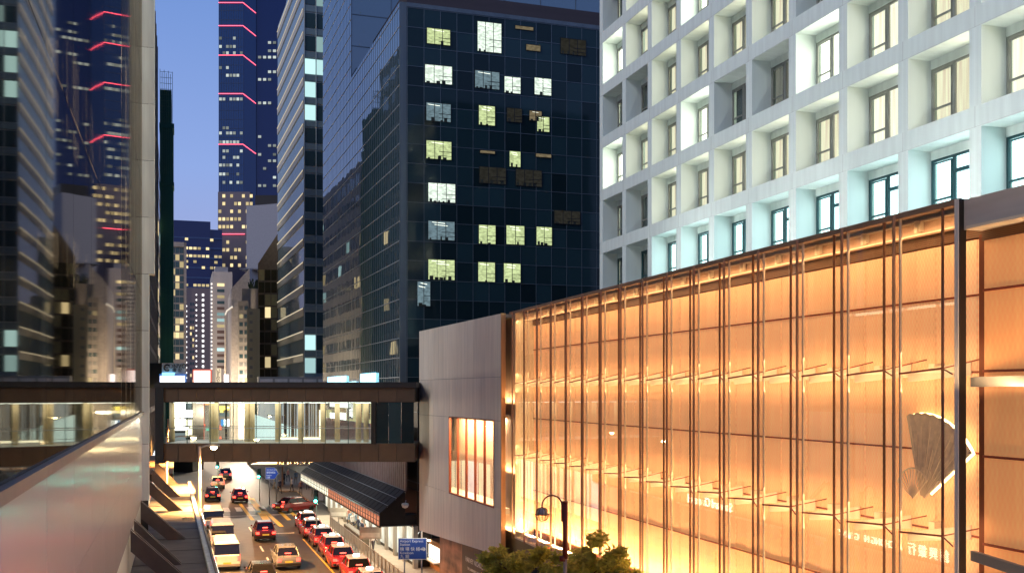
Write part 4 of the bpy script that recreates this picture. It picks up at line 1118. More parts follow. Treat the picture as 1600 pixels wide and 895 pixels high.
b = MB(); b.tube([(-1.2, -.3, PZ(598, Y)), (-1.2, -.3, PZ(490, Y) ), (-.6, -.3, PZ(484, Y)), (.3, -.3, PZ(480, Y))], .2, 6); b.build('cornice_pipe', mat('pipe_cream', (.7, .62, .5), .4), c6)
b = MB(); b.tube([(-1.2, -.4, PZ(492, Y)), (-.9, -.5, PZ(486, Y)), (.3, -.5, PZ(479, Y))], .14, 6); b.build('cornice_light', emi('cornice', (1, .9, .75), 1.0), c6)
Y = 190.; c7 = empty('weathered_flats', (PX(372, Y), Y, 0), R(14), 'weathered pale flats with patched window bays, between the gable and the yellow block', 'building')
wd = W(388, Y, 372); cf = mat('weathered', (.40, .36, .32), .85, amt=.3, scale=.5)
bx('block_body', cf, c7, 0, wd, 0, 14, 0, PZ(470, Y)); bx('block_step', cf, c7, wd * .35, wd + 3, 3, 14, 0, PZ(448, Y))
grid_windows(c7, .1, wd, 0, PZ(600, Y), PZ(475, Y), 2, 10, .7, .5, [(W_dark, 3), (mat('win_grey', (.2, .2, .2), .5), 2), (W_warm, .8)], 14)
b = MB()
for i in range(30):
    a_ = random.uniform(0, 2.2); b.tube([(wd + a_, 2.5, PZ(448, Y)), (wd + a_ + random.uniform(-.5, .5), 2.5, PZ(448, Y) + random.uniform(.6, 1.8))], .08, 4)
b.build('roof_plants', mat('roof_plant_green', (.04, .06, .03), .9), c7)
Y = 176.; c8 = empty('yellow_wall_block', (PX(386, Y), Y, 0), R(13), 'narrow pale yellow rendered block beside the brown glass block', 'building')
wd = W(405, Y, 386)
bx('block_body', mat('yellow_render', (.55, .48, .32), .8), c8, 0, wd, 0, 12, 0, PZ(482, Y))
b = MB()
for k in range(8): b.box(.4, .9, -.2, 0, PZ(590, Y) + k * 1.5, PZ(590, Y) + k * 1.5 + .5)
b.build('air_conditioner', M['grey_metal'], c8)
Y = 182.; c9 = empty('brown_glass_block', (PX(403, Y), Y, 0), 0, 'brown glazed mid-rise with slanted top, against the striped tower', 'building')
wd = W(434, Y, 403)
brm = mat('brown_wall', (.20, .14, .08), .6)
b = MB(); b.hexa([(0, 0, 0), (wd, 0, 0), (wd, 12, 0), (0, 12, 0), (0, 0, PZ(412, Y)), (wd, 0, PZ(365, Y)), (wd, 12, PZ(365, Y)), (0, 12, PZ(412, Y))]); b.build('block_body', brm, c9)
bw_ = darkglass('brown_glass', (.06, .045, .02), .2, 1.5, 0); by_ = mat('blind_yellow', (.42, .34, .14), .6)
grid_windows(c9, .1, wd - .1, 0, PZ(595, Y), PZ(420, Y), 3, 9, .88, .85, [(bw_, 4), (by_, 1.5), (W_warm, .15)], 15)

# low street blocks whose bright signs show through and above the bridge
def sign(parent, px0, px1, py0, py1, Y, m_, oy, name='sign_panel'):
    ox, _, _ = parent.location
    return bx(name, m_, parent, PX(px0, Y) - ox, PX(px1, Y) - ox, oy, oy + .15, PZ(py1, Y), PZ(py0, Y))
def letters(body, size, m, px, py, Y, name, lbl, cat, parent):
    return text(body, size, m, parent, (PX(px, Y) - parent.location[0], Y - parent.location[1] - .06, PZ(py, Y)), name=name, ext=.02)
grey_sign = mat('grey_sign', (.85, .88, .86), .5); white_e = emi('sign_white', (1, .98, 1), 3.2); pink_e = emi('sign_pinkish', (1, .86, .84), 3.5); blue_e = emi('sign_blue', (.25, .65, 1), 2.2)
Y = 112.; s1 = empty('corner_sign_stack', (PX(252, Y), Y, 0), 0, 'grey lettered sign stacked over a white blue-edged light box above the bridge', 'sign')
sign(s1, 253, 289, 567, 583, Y, grey_sign, 0, 'grey_board'); letters('CONVOY', .62, mat('sign_ink', (.05, .06, .07), .6), 277, 572, Y, 'lettering', '', '', s1)
letters('康 宏', .45, mat('sign_ink2', (.05, .06, .07), .6), 277, 578.5, Y, 'lettering', '', '', s1)
b = MB(); b.tube([(PX(260, Y) - PX(252, Y) + .1 + .32 * math.cos(R(50 + i * 26)), -.08, PZ(574.5, Y) + .32 * math.sin(R(50 + i * 26))) for i in range(11)], .08, 5); b.build('round_emblem', M['dark_metal'], s1)
sign(s1, 252, 290, 587, 600, Y, white_e, -.4, 'light_box'); sign(s1, 255, 274, 582, 586, Y, blue_e, -.4, 'light_strip'); bx('sign_frame', emi('blue_frame', (.05, .2, .6), .8), s1, PX(250, Y) - PX(252, Y), PX(291.5, Y) - PX(252, Y), -.2, 0, PZ(606, Y), PZ(584, Y)); bx('sign_bracket', M['dark_metal'], s1, -2.0, .2, .16, .3, PZ(606, Y), PZ(567, Y))
Y = 205.; s2 = empty('white_billboard', (PX(301, Y), Y, 0), 0, 'bright white billboard with thin red frame above the bridge', 'billboard')
sign(s2, 303, 328, 579, 603, Y, pink_e, 0, 'lit_face'); b = MB(); wd = W(330, Y, 301); b.box(0, wd, .1, .4, PZ(606, Y), PZ(577, Y)); b.box(wd / 2 - .3, wd / 2 + .3, .1, .6, 0, PZ(604, Y)); b.build('frame', emi('frame_red', (1, .18, .1), 1.0), s2)
Y = 200.; s3 = empty('vertical_sign', (PX(336, Y), Y, 0), 0, 'narrow pale vertical sign with dark characters, right of the white billboard', 'sign')
sign(s3, 337, 345.5, 575, 602, Y, mat('pale_sign', (.62, .60, .55), .5), 0, 'board'); bx('post', M['grey_metal'], s3, .4, .7, .2, .5, 0, PZ(600, Y))
for i, ch in enumerate('いずみや'): text(ch, .85, mat('ink%d' % i, (.04, .04, .05), .6), s3, (PX(341, Y) - PX(336, Y), -.06, PZ(578.5 + i * 5.5, Y)), name='lettering', ext=.02)
Y = 206.; s4 = empty('pink_glow_sign', (PX(349, Y), Y, 0), 0, 'small pinkish white lit sign just right of the vertical sign', 'sign')
sign(s4, 350, 357, 585, 603, Y, pink_e, 0, 'lit_face'); bx('post', M['dark_metal'], s4, .3, .6, .2, .5, 0, 13)

rr = random.Random(77)
Y = 158.
sh = empty('far_shop_block', (PX(246, Y), Y, 0), 0, 'low block of bright shopfronts and screens seen through the bridge glass at left', 'shop block')
bx('block_body', M['dark_metal'], sh, 0, W(300, Y, 246), .3, 6, 0, PZ(622, Y))
pal = [emi('s_white', (1, 1, .96), 5.0), emi('s_cyan', (.45, .9, 1), 3.), emi('s_yellow', (1, .75, .15), 3.0), emi('s_red', (1, .2, .1), 2.4), emi('s_cream', (1, .9, .65), 2.4), emi('s_green', (.3, .9, .6), 1.0), emi('s_grey', (.35, .42, .42), .7), emi('s_orange', (1, .5, .2), 1.6)]
for (a, c, e, d, k) in ((268, 626, 289, 672, 0), (289, 640, 300, 652, 0), (250, 630, 262, 660, 1), (252, 664, 264, 676, 4), (268, 676, 290, 690, 6), (290, 655, 300, 682, 4), (291, 629, 299, 638, 6)):
    sign(sh, a, e, c, d, Y, pal[k], 0, 'shop_screen')
Y = 230.
sh2 = empty('crossroads_shop_block', (PX(300, Y), Y, 0), 0, 'distant block of yellow, red and white signs seen through the middle of the bridge', 'shop block')
bx('block_body', mat('shop_block_grey', (.2, .2, .19), .7), sh2, 0, W(432, Y, 300), .3, 8, 0, PZ(622, Y))
sign(sh2, 338, 360, 634, 640, Y, pal[2], 0, 'shop_sign'); sign(sh2, 340, 372, 644, 650, Y, pal[6], 0, 'shop_sign'); sign(sh2, 350, 364, 655, 666, Y, pal[0], 0, 'shop_sign'); sign(sh2, 345, 350, 655, 666, Y, emi('s_blue', (.1, .35, .8), 1.4), 0, 'shop_sign')
sign(sh2, 331, 346, 664, 671, Y, pal[3], 0, 'shop_sign'); sign(sh2, 362, 370, 660, 668, Y, pal[7], 0, 'shop_sign'); sign(sh2, 300, 312, 650, 656, Y, pal[3], 0, 'shop_sign'); sign(sh2, 363, 371, 672, 684, Y, pal[0], 0, 'shop_sign')
for i in range(90):
    a = rr.uniform(300, 428); c = rr.uniform(626, 712); sign(sh2, a, a + rr.uniform(2, 8), c, c + rr.uniform(1.5, 6), Y, rr.choice(pal), -.02 - .01 * i, 'shop_sign')
# lit glass base of the striped tower, with the white sloping stair hood
Y = 132.
sr = empty('corner_atrium', (PX(393, Y), Y, 0), 0, 'bright glazed corner lobby with white sloping escalator hood, seen through the bridge', 'lobby')
wd = W(585, Y, 393)
M['atr'] = emi('atrium_glow', (.72, .80, .60), 1.2, amt=.9, scale=.6, stretch=(1.5, 1, .12))
bx('lobby_back', M['atr'], sr, 0, wd - 4, 3.5, 3.7, 3, PZ(620, Y)); bx('lobby_floor', mat('lobby_floor', (.5, .5, .45), .4), sr, 0, wd - 2, -1, 3.5, 2.8, 3)
b = MB(); b.add([(0, 0, PZ(646, Y)), (W(432, Y, 393), 0, PZ(659, Y)), (W(470, Y, 393), 0, PZ(672, Y)), (W(470, Y, 393), 0, PZ(692, Y)), (0, 0, PZ(692, Y))] + [(x_, .5, z_) for x_, z_ in ((0, PZ(646, Y)), (W(432, Y, 393), PZ(659, Y)), (W(470, Y, 393), PZ(672, Y)), (W(470, Y, 393), PZ(692, Y)), (0, PZ(692, Y)))],
    [(4,3,2,1,0),(5,6,7,8,9),(0,1,6,5),(1,2,7,6),(2,3,8,7),(3,4,9,8),(4,0,5,9)]); b.build('escalator_hood', emi('hood_white', (.8, 1, .95), 1.2), sr)
bx('light_band', pal[4], sr, W(433, Y, 393), wd - 6, -.3, .2, PZ(692, Y), PZ(682, Y))
for (a, c, e, d, k) in ((516, 645, 541, 663, 0), (518, 632, 545, 637, 1), (500, 640, 512, 690, 4), (524, 684, 560, 690, 2), (548, 650, 556, 680, 5)):
    sign(sr, a, e, c, d, Y, pal[k], -.6, 'lit_panel')
b = MB()
for i in range(40):
    px_ = 432 + i * 3.7 + rr.uniform(-1, 1); x_ = W(px_, Y, 393); b.box(x_, x_ + rr.uniform(.08, .3), -.1, .1, 3, PZ(624, Y))
b.build('lobby_fin', mat('fin_brown', (.30, .22, .12), .5), sr)

# ================================================================== STREET FURNITURE
# near sodium lamp in front of the bridge
amber = (1.0, .46, .13)
def street_lamp(X, Y, z, arm, label, power, kind='SPOT'):
    o = empty('street_lamp', (X, Y, 0), 0, label, 'street lamp', 'tall sodium street lamps')
    MB().tube([(0, 0, 0), (0, 0, z * .5), (0, 0, z)], [.13, .10, .07], 10).build('post', mat('lamp_post', (.45, .28, .2), .5), o, True)
    MB().tube([(0, 0, z - .1), (arm * .5, 0, z + .05), (arm, 0, z + .02)], [.05, .045, .04], 8).build('arm', M['grey_metal'], o, True)
    h = MB(); h.box(arm - .28, arm + .32, -.14, .14, z - .02, z + .12); h.build('lamp_head', M['grey_metal'], o)
    le = MB(); le.lathe([(.01, z - .2), (.14, z - .16), (.2, z - .03)], arm, 0, 12); le.build('lamp_lens', emi('sodium', (1, .72, .35), 60), o, True)
    l = bpy.data.lights.new('lamp_light', kind); l.energy = power; l.color = amber if kind == 'SPOT' else (1, .80, .58); l.shadow_soft_size = .2
    if kind == 'SPOT': l.spot_size = R(140); l.spot_blend = .6
    lo = bpy.data.objects.new('lamp_light', l); COL.objects.link(lo); lo.parent = o; lo.location = (arm, 0, z - .45)
    return o
street_lamp(PX(312, 60), 60, PZ(697, 60), PX(334, 60) - PX(312, 60), 'slim street lamp with glowing amber head in front of the footbridge at left', 24000)
def stw(x, y): return ST.w(x, y)
X, Y = ST.w(-12.9, 5); street_lamp(X, Y, 9, 1.8, 'added street lamp hidden behind the left end of the footbridge', 26000)  # unseen lamp added to brighten the near road
X, Y = stw(-12.9, 25); street_lamp(X, Y, 9, 1.6, 'first street lamp beyond the footbridge on the left kerb', 17000)
X, Y = stw(-12.9, 55); street_lamp(X, Y, 9, 1.6, 'second street lamp beyond the footbridge on the left kerb', 17000)
X, Y = stw(.8, 66); street_lamp(X, Y, 9, -1.6, 'farthest street lamp on the right kerb by the crossroads', 34000)
for i_, (y_, lb_) in enumerate(((100, 'added third street lamp beyond the footbridge on the left kerb'), (150, 'added fourth street lamp beyond the footbridge, far up the left kerb'))):  # point lamps added to light the far facades
    X, Y = stw(-12.9, y_); street_lamp(X, Y, 9, 1.6, lb_, 26000, 'POINT')
X, Y = stw(1.2, 120); street_lamp(X, Y, 9, -1.6, 'added street lamp on the right kerb far beyond the crossroads', 26000, 'POINT')  # likewise added for the far facades

# crook-neck lamp before the orange facade
Y = 30.; cl = empty('crook_lamp', (PX(883, Y), Y, 0), 0, 'dark red crook-neck lamp post with a wire globe lantern, before the orange facade', 'lamp post')
crm = mat('oxide_red', (.16, .025, .015), .4)
MB().tube([(0, 0, 0), (0, 0, PZ(868, Y))], .055, 10).build('lower_post', M['grey_metal'], cl, True)
b = MB(); b.tube([(0, 0, PZ(872, Y)), (0, 0, PZ(784, Y))], .075, 12); b.tube([(0, 0, PZ(785, Y)), (0, 0, PZ(782.5, Y))], .09, 12); b.box(-.16, .0, -.07, .07, PZ(876, Y), PZ(868, Y))
b.build('upper_post', crm, cl, True)
xh = PX(847, Y) - PX(883, Y); xr = PX(878, Y) - PX(883, Y); zc = PZ(789, Y); rad = (xr - xh) / 2
arc = [(xr, 0, PZ(814, Y)), (xr, 0, PZ(800, Y)), (xr, 0, zc)] + [(xr - rad + rad * math.cos(R(a)), 0, zc + rad * math.sin(R(a)) * 1.0) for a in range(15, 181, 15)] + [(xh, 0, PZ(797, Y))]
b = MB(); b.tube(arc, .022, 8); 
for y_ in (790, 800, 810): b.tube([(xr, 0, PZ(y_, Y)), (0, 0, PZ(y_, Y))], .014, 6)
b.build('crook_arm', crm, cl, True)
zl = PZ(803, Y); rg = .20
b = MB(); b.lathe([(.02, zl + .18), (.1, zl + .17), (.14, zl + .1), (.155, zl - .0), (.13, zl - .02)], xh, 0, 16); b.build('lamp_shade', mat('shade_grey', (.35, .36, .38), .4, metal=.4), cl, True)
b = MB()
for a in range(6):
    g_ = R(a * 30); b.tube([(xh + math.cos(g_) * rg * math.cos(R(q)), math.sin(g_) * rg * math.cos(R(q)), zl + rg * math.sin(R(q))) for q in range(0, 361, 20)], .006, 5)
b.tube([(xh + rg * math.cos(R(q)), rg * math.sin(R(q)), zl) for q in range(0, 361, 20)], .014, 5)
b.build('wire_cage', crm, cl)
MB().lathe([(.01, zl - .16), (.1, zl - .14), (.15, zl - .04)], xh, 0, 14).build('globe_glass', glass('lamp_glass', f0=.1, transp=(.9, .9, .85)), cl, True)

# blue direction sign
SIGNB = mat('sign_blue_paint', (.02, .07, .32), .4, amt=.05); SIGNW = mat('sign_white_paint', (.8, .8, .8), .4)
Y = 58.; ds = empty('direction_sign', (PX(644.5, Y), Y, 0), 0, 'blue Airport Express Station direction sign with white arrow, beside the canopy', 'road sign')
ds.location.z = 0
sw, s0, s1_ = PX(667, Y) - PX(622, Y), PZ(873.5, Y), PZ(840, Y)
bx('sign_border', SIGNW, ds, -sw / 2, sw / 2, 0, .03, s0, s1_)
bx('sign_face', SIGNB, ds, -sw / 2 + .04, sw / 2 - .04, -.012, -.001, s0 + .04, s1_ - .04)
b = MB(); b.tube([(-.45, .08, 0), (-.45, .08, s1_)], .045, 8); b.tube([(.5, .08, 0), (.5, .08, s1_ + .4)], .045, 8); b.build('sign_post', M['steel'], ds, True)
h = s1_ - s0
for (t_, y_, sz) in (('Airport Express', .86, .2), ('Station', .70, .2), ('機 場 快 綫 站', .48, .23), ('Kowloon', .31, .2), ('九 龍', .13, .23)):
    text(t_, sz, SIGNW, ds, (-sw / 2 + .1, -.02, s0 + h * y_), align='LEFT', ext=.003)
b = MB(); az = s0 + h * .49; ax = sw / 2 - .36
b.box(ax, ax + .2, -.02, -.014, az - .025, az + .025); b.add([(ax + .15, -.02, az + .1), (ax + .22, -.02, az + .1), (ax + .3, -.02, az), (ax + .22, -.02, az - .1), (ax + .15, -.02, az - .1), (ax + .21, -.02, az)], [(0, 5, 2, 1), (5, 4, 3, 2)])
b.build('arrow', SIGNW, ds)
sl_ = bpy.data.lights.new('sign_lamp', 'SPOT'); sl_.energy = 60; sl_.spot_size = R(100); sl_.shadow_soft_size = .1
so = bpy.data.objects.new('sign_lamp', sl_); COL.objects.link(so); so.parent = ds; so.location = (.4, -1.0, s1_ + .5); so.rotation_euler = (R(40), 0, 0)
bx('lamp_arm', M['steel'], ds, .38, .42, -1.0, .1, s1_ + .36, s1_ + .4)

# pointed blue sign at the crossroads
Y = 112.; d2 = empty('pointed_direction_sign', (PX(424, Y), Y, 0), 0, 'blue pointed direction sign on posts at the crossroads beyond the bridge', 'road sign')
xl, xm, xr2 = PX(414.5, Y) - PX(424, Y), PX(429, Y) - PX(424, Y), PX(436, Y) - PX(424, Y); za, zb2 = PZ(748.5, Y), PZ(729.5, Y)
def arrowp(g_, y0, y1):
    b = MB(); pts = [(xl + g_, za + g_), (xm + 2 - 2 + .0, za + g_), (xr2 - g_ * 1.5, (za + zb2) / 2), (xm, zb2 - g_), (xl + g_, zb2 - g_)]
    n_ = 5; b.add([(x_, y0, z_) for x_, z_ in pts] + [(x_, y1, z_) for x_, z_ in pts], [tuple(range(5)), tuple(reversed(range(5, 10)))] + [(i, 5 + i, 5 + (i + 1) % 5, (i + 1) % 5) for i in range(5)]); return b
arrowp(0, .0, .04).build('sign_border', SIGNW, d2); arrowp(.06, -.015, -.002).build('sign_face', emi('sign_face_lit', (.06, .12, .55), .55), d2)
MB().tube([(-.2, .08, 0), (-.2, .08, zb2)], .05, 8).tube([(.5, .08, 0), (.5, .08, zb2)], .05, 8).build('sign_post', M['steel'], d2, True)
for (t_, f_) in (('Airport Express Station', .8), ('機場快綫站', .56), ('Kowloon', .34), ('九龍', .15)):
    text(t_, .19 if t_[0] in 'AK' else .24, emi('lit_letter', (.8, .85, 1), .8), d2, (xl + .12, -.025, za + (zb2 - za) * f_), align='LEFT', ext=.003, sx=.62 if t_[0] == 'A' else .8)

# traffic lights
def signal(px, py, Y, label):
    o = empty('traffic_light', (PX(px, Y), Y, 0), 0, label, 'traffic light', 'green traffic lights'); z = PZ(py, Y)
    MB().tube([(0, .15, 0), (0, .15, z + .8)], .05, 8).build('post', M['grey_metal'], o, True)
    b = MB(); b.box(-.17, .17, -.1, .1, z - .2, z + .85); 
    for i in range(3): b.tube([(0, -.1, z + .31 * i), (0, -.24, z + .31 * i + .03)], .13, 10)
    b.build('housing', M['black'], o)
    MB().lathe([(.001, 0), (.12, 0)], 0, 0, 14).build('green_lens', emi('green_lamp', (.1, 1, .72), 30), o, loc=(0, -.26, z)).rotation_euler = (R(90), 0, 0)
    for i in (1, 2): MB().lathe([(.001, 0), (.12, 0)], 0, 0, 14).build('dark_lens', M['rubber'], o, loc=(0, -.26, z + .31 * i)).rotation_euler = (R(90), 0, 0)
    l = bpy.data.lights.new('signal_glow', 'POINT'); l.energy = 25; l.color = (.1, 1, .7); l.shadow_soft_size = .1
    lo = bpy.data.objects.new('signal_glow', l); COL.objects.link(lo); lo.parent = o; lo.location = (0, -.5, z)
signal(494, 782, 84, 'green traffic light on a pole at the head of the taxi queue')
signal(405, 744, 116, 'green traffic light left of the pointed blue sign')
signal(340, 729, 130, 'green traffic light above the far left traffic, just under the bridge')

# pedestrian railing and hanging shop signs on the right pavement
rlg = fe('pavement_railing', ST, 'grey pedestrian railing along the kerb beside the queuing taxis', 'railing')
b = MB()
for i in range(26): bx('rail_post', M['grey_metal'], rlg, .5, .58, -10 + i * 1.3, -9.93 + i * 1.3, .13, 1.25)
b.tube([(.54, -10, 1.2), (.54, 22.5, 1.2)], .03, 6); b.tube([(.54, -10, .4), (.54, 22.5, .4)], .025, 6); b.build('top_rail', M['grey_metal'], rlg)
b = MB()
for i in range(180): b.box(.53, .55, -10 + i * .18, -9.98 + i * .18, .4, 1.2)
b.build('infill_bar', M['grey_metal'], rlg, kind='stuff')
bh = fe('kerbside_barrier', ST, 'long dark planter wall on the pavement by the traffic light', 'planter', x=1.0, y=9)
bx('planter_wall', mat('planter', (.14, .12, .09), .7), bh, 0, .5, 0, 9, .13, 1.1); bx('planter_soil', M['asphalt'], bh, .06, .44, .06, 8.94, 1.1, 1.12)
def hang(px, py, Y, label):
    o = empty('notice_board', (PX(px, Y), Y, 0), 0, label, 'notice board', 'bus stop boards on the pavement'); z = PZ(py, Y)
    MB().box(-.75, .75, -.04, .04, z - .4, z + .4).build('board', mat('notice_grey', (.45, .44, .38), .5), o)
    MB().box(-.62, .62, -.055, -.042, z - .3, z + .02).build('notice_sheet', mat('notice_white', (.7, .7, .62), .5), o)
    MB().tube([(0, .06, .1), (0, .06, z + .5)], .04, 8).build('post', M['grey_metal'], o, True)
hang(579, 832, 72, 'grey bus stop board nearest the red canopy end'); hang(529, 800, 90, 'grey bus stop board farther up the pavement')

# ================================================================== VEHICLES
tail_e = emi('tail_red', (1, .05, .03), 7); brake_e = emi('brake_red', (1, .08, .05), 9); head_e = emi('head_white', (1, .92, .75), 14)
chrome = mat('chrome', (.6, .6, .6), .15, metal=1.); carglass = darkglass('car_glass', (.012, .012, .014), .04, 1.6, 0); plate_m = mat('plate_yellow', (.75, .6, .1), .5)
taxi_sign = emi('taxi_sign', (1, .92, .8), 4)
def wheel(parent, x, y, r=.31):
    s = 1 if x > 0 else -1
    w_ = MB(); w_.tube([(x - s * .18, y, r), (x, y, r)], r, 16); o = w_.build('wheel', M['rubber'], parent)
    MB().tube([(x - s * .02, y, r), (x + s * .012, y, r)], r * .6, 12).build('rim', chrome, o)
def loft(stn):
    """stations (y, half width low, half width belt, z low, z belt): rounded body shell"""
    b = MB(); ring = []
    for (y, wl, wb, z0, z1) in stn:
        zm = (z0 + z1) / 2
        ring.append([(-wl, y, z0), (-wb, y, zm), (-wb * .97, y, z1 - .08), (-wb * .86, y, z1), (wb * .86, y, z1), (wb * .97, y, z1 - .08), (wb, y, zm), (wl, y, z0)])
    for r_ in ring: b.v += r_
    n_ = 8
    for i in range(len(ring) - 1):
        for k in range(n_): b.f.append((i*n_+k, (i+1)*n_+k, (i+1)*n_+(k+1) % n_, i*n_+(k+1) % n_)); b.m.append(0)
    b.f.append(tuple(range(n_))); b.m.append(0); b.f.append(tuple(reversed(range((len(ring)-1)*n_, len(ring)*n_)))); b.m.append(0)
    return b
def make_sedan(name, label, cat, group, body, roof, taxi):
    o = empty(name, (0, 0, 0), 0, label, cat, group)
    loft([(-2.3, .70, .74, .32, .72), (-2.22, .76, .82, .26, .9), (-1.6, .8, .85, .22, .95), (0, .8, .86, .2, .93), (1.2, .8, .85, .22, .9), (2.0, .77, .82, .26, .82), (2.3, .68, .72, .34, .68)]).build('body', body, o, False)
    c = MB(); c.hexa([(-.72, -1.75, .93), (.72, -1.75, .93), (.72, 1.05, .9), (-.72, 1.05, .9), (-.58, -1.15, 1.40), (.58, -1.15, 1.40), (.58, .35, 1.40), (-.58, .35, 1.40)]); c.build('windows', carglass, o)
    r_ = MB(); r_.hexa([(-.60, -1.2, 1.385), (.60, -1.2, 1.385), (.60, .4, 1.385), (-.60, .4, 1.385), (-.52, -1.05, 1.47), (.52, -1.05, 1.47), (.52, .25, 1.47), (-.52, .25, 1.47)]); r_.build('roof', roof, o)
    pl_ = MB()
    for s in (-1, 1):
        pl_.tube([(s * .73, -1.78, .92), (s * .59, -1.16, 1.41)], .035, 5); pl_.tube([(s * .73, 1.08, .9), (s * .59, .36, 1.41)], .035, 5); pl_.tube([(s * .74, -.35, .92), (s * .6, -.35, 1.41)], .03, 5)
    pl_.build('pillar', body, o)
    for s in (-1, 1):
        MB().box(s * .5, s * .76, -2.33, -2.24, .62, .8).build('tail_light', tail_e, o); MB().box(s * .5, s * .7, 2.25, 2.32, .52, .66).build('headlight', head_e, o)
        MB().box(s * .86, s * .98, .85, .97, .92, 1.04).build('mirror', body, o)
        wheel(o, s * .84, -1.4); wheel(o, s * .84, 1.4)
    MB().box(-.2, .2, -1.66, -1.62, 1.05, 1.1).build('brake_light', brake_e, o)
    MB().box(-.26, .26, -2.345, -2.3, .52, .64).build('number_plate', plate_m, o)
    MB().box(-.78, .78, -2.38, -2.2, .34, .48).build('bumper', chrome if taxi else M['rubber'], o)
    if taxi: MB().hexa([(-.22, -.45, 1.47), (.22, -.45, 1.47), (.22, -.28, 1.47), (-.22, -.28, 1.47), (-.18, -.42, 1.6), (.18, -.42, 1.6), (.18, -.31, 1.6), (-.18, -.31, 1.6)]).build('roof_sign', taxi_sign, o)
    return o
def make_van(name, label, cat, group, body, roofm):
    o = empty(name, (0, 0, 0), 0, label, cat, group)
    loft([(-2.6, .78, .84, .35, 1.05), (-2.5, .84, .9, .3, 1.12), (0, .85, .92, .28, 1.12), (2.1, .84, .9, .3, 1.05), (2.6, .74, .8, .38, .8)]).build('body', body, o)
    MB().hexa([(-.83, -2.5, 1.1), (.83, -2.5, 1.1), (.83, 2.0, 1.05), (-.83, 2.0, 1.05), (-.76, -2.42, 1.85), (.76, -2.42, 1.85), (.74, 1.3, 1.85), (-.74, 1.3, 1.85)]).build('windows', carglass, o)
    MB().hexa([(-.8, -2.46, 1.83), (.8, -2.46, 1.83), (.77, 1.35, 1.83), (-.77, 1.35, 1.83), (-.68, -2.3, 2.02), (.68, -2.3, 2.02), (.66, 1.1, 2.02), (-.66, 1.1, 2.02)]).build('roof', roofm, o)
    for s in (-1, 1):
        MB().box(s * .66, s * .84, -2.62, -2.54, .7, 1.05).build('tail_light', tail_e, o); MB().box(s * .5, s * .74, 2.55, 2.62, .6, .76).build('headlight', head_e, o)
        wheel(o, s * .9, -1.6, .34); wheel(o, s * .9, 1.7, .34)
        MB().box(s * .9, s * 1.05, 1.6, 1.72, 1.15, 1.4).build('mirror', M['rubber'], o)
    MB().box(-.26, .26, -2.63, -2.6, .5, .62).build('number_plate', plate_m, o); MB().box(-.84, .84, -2.68, -2.5, .36, .5).build('bumper', M['grey_metal'], o)
    return o
def paint(n_, c): return mat(n_, c, .25, coat=.8, amt=.03)
p_red = paint('taxi_red', (.42, .02, .015)); p_silver = paint('taxi_silver', (.55, .55, .56)); p_white = paint('car_white', (.82, .82, .80)); p_black = paint('car_black', (.02, .02, .025)); p_wine = paint('car_wine', (.16, .01, .01)); p_grey = paint('car_grey', (.22, .23, .25))
taxi = make_sedan('red_taxi', '', 'taxi', 'red taxis queuing along the right kerb', p_red, p_silver, True)
ords = ['taxi nearest the viewer, partly cut off at the bottom edge', 'second taxi from the bottom edge', 'third taxi from the bottom edge', 'fourth taxi from the bottom edge, mid queue', 'fifth taxi from the bottom edge', 'sixth taxi from the bottom edge', 'taxi at the head of the queue by the green traffic light']
for i in range(7):
    o = taxi if i == 0 else copy_tree(taxi)
    X, Y = ST.w(-1.35 + .12 * math.sin(i * 2.3), -6.5 + i * 5.25); o.location = (X, Y, 0); o.rotation_euler = (0, 0, ST.rot + R(random.uniform(-1.5, 1.5)))
    o['label'] = 'red silver-roofed ' + ords[i]; o['category'] = 'taxi'
wh = make_van('light_van', '', 'van', 'pale vans in the left traffic lane', p_white, p_white)
vl = ['white-roofed van nearest the viewer in the left lane', 'white-roofed van second from the viewer in the left lane', 'white-roofed van third from the viewer, near the bridge shadow']
for i, (px_, py_) in enumerate(((352, 840), (346, 813), (332, 792))):
    o = wh if i == 0 else copy_tree(wh); X, Y = gp(px_, py_, 1.9); o.location = (X, Y, 0); o.rotation_euler = (0, 0, ST.rot); o['label'] = vl[i]; o['category'] = 'van'
sw_ = make_sedan('white_car', '', 'car', 'private cars in the moving traffic', p_white, p_white, False)
sb_ = make_sedan('black_car', '', 'car', 'private cars in the moving traffic', p_black, p_black, False)
sg_ = make_sedan('grey_car', '', 'car', 'private cars in the moving traffic', p_grey, p_grey, False)
srd = make_sedan('wine_red_car', '', 'car', 'private cars in the moving traffic', p_wine, p_wine, False)
for (src, first, px_, py_, lb_) in ((sb_, 1, 408, 890, 'black saloon at the bottom edge between the left vans and the taxi queue'), (srd, 1, 374, 770, 'dark red saloon just beyond the vans, under the bridge'),
        (sg_, 1, 446, 862, 'grey saloon in the middle lane left of the taxi queue'), (sb_, 0, 332, 768, 'black saloon ahead of the white-roofed vans, in the left lane'), (srd, 0, 412, 823, 'dark red saloon in the middle lane, level with the second van'),
        (sw_, 1, 340, 750, 'white saloon farthest up the left lane'), (srd, 0, 462, 784, 'dark red saloon turning right at the crossroads'), (sg_, 0, 352, 737, 'grey saloon in the distant traffic below the bridge')):
    o = src if first else copy_tree(src); X, Y = gp(px_, py_, .9); o.location = (X, Y, 0); o.rotation_euler = (0, 0, ST.rot + (R(-55) if 'turning' in lb_ else R(random.uniform(-2, 2)))); o['label'] = lb_; o['category'] = 'car'

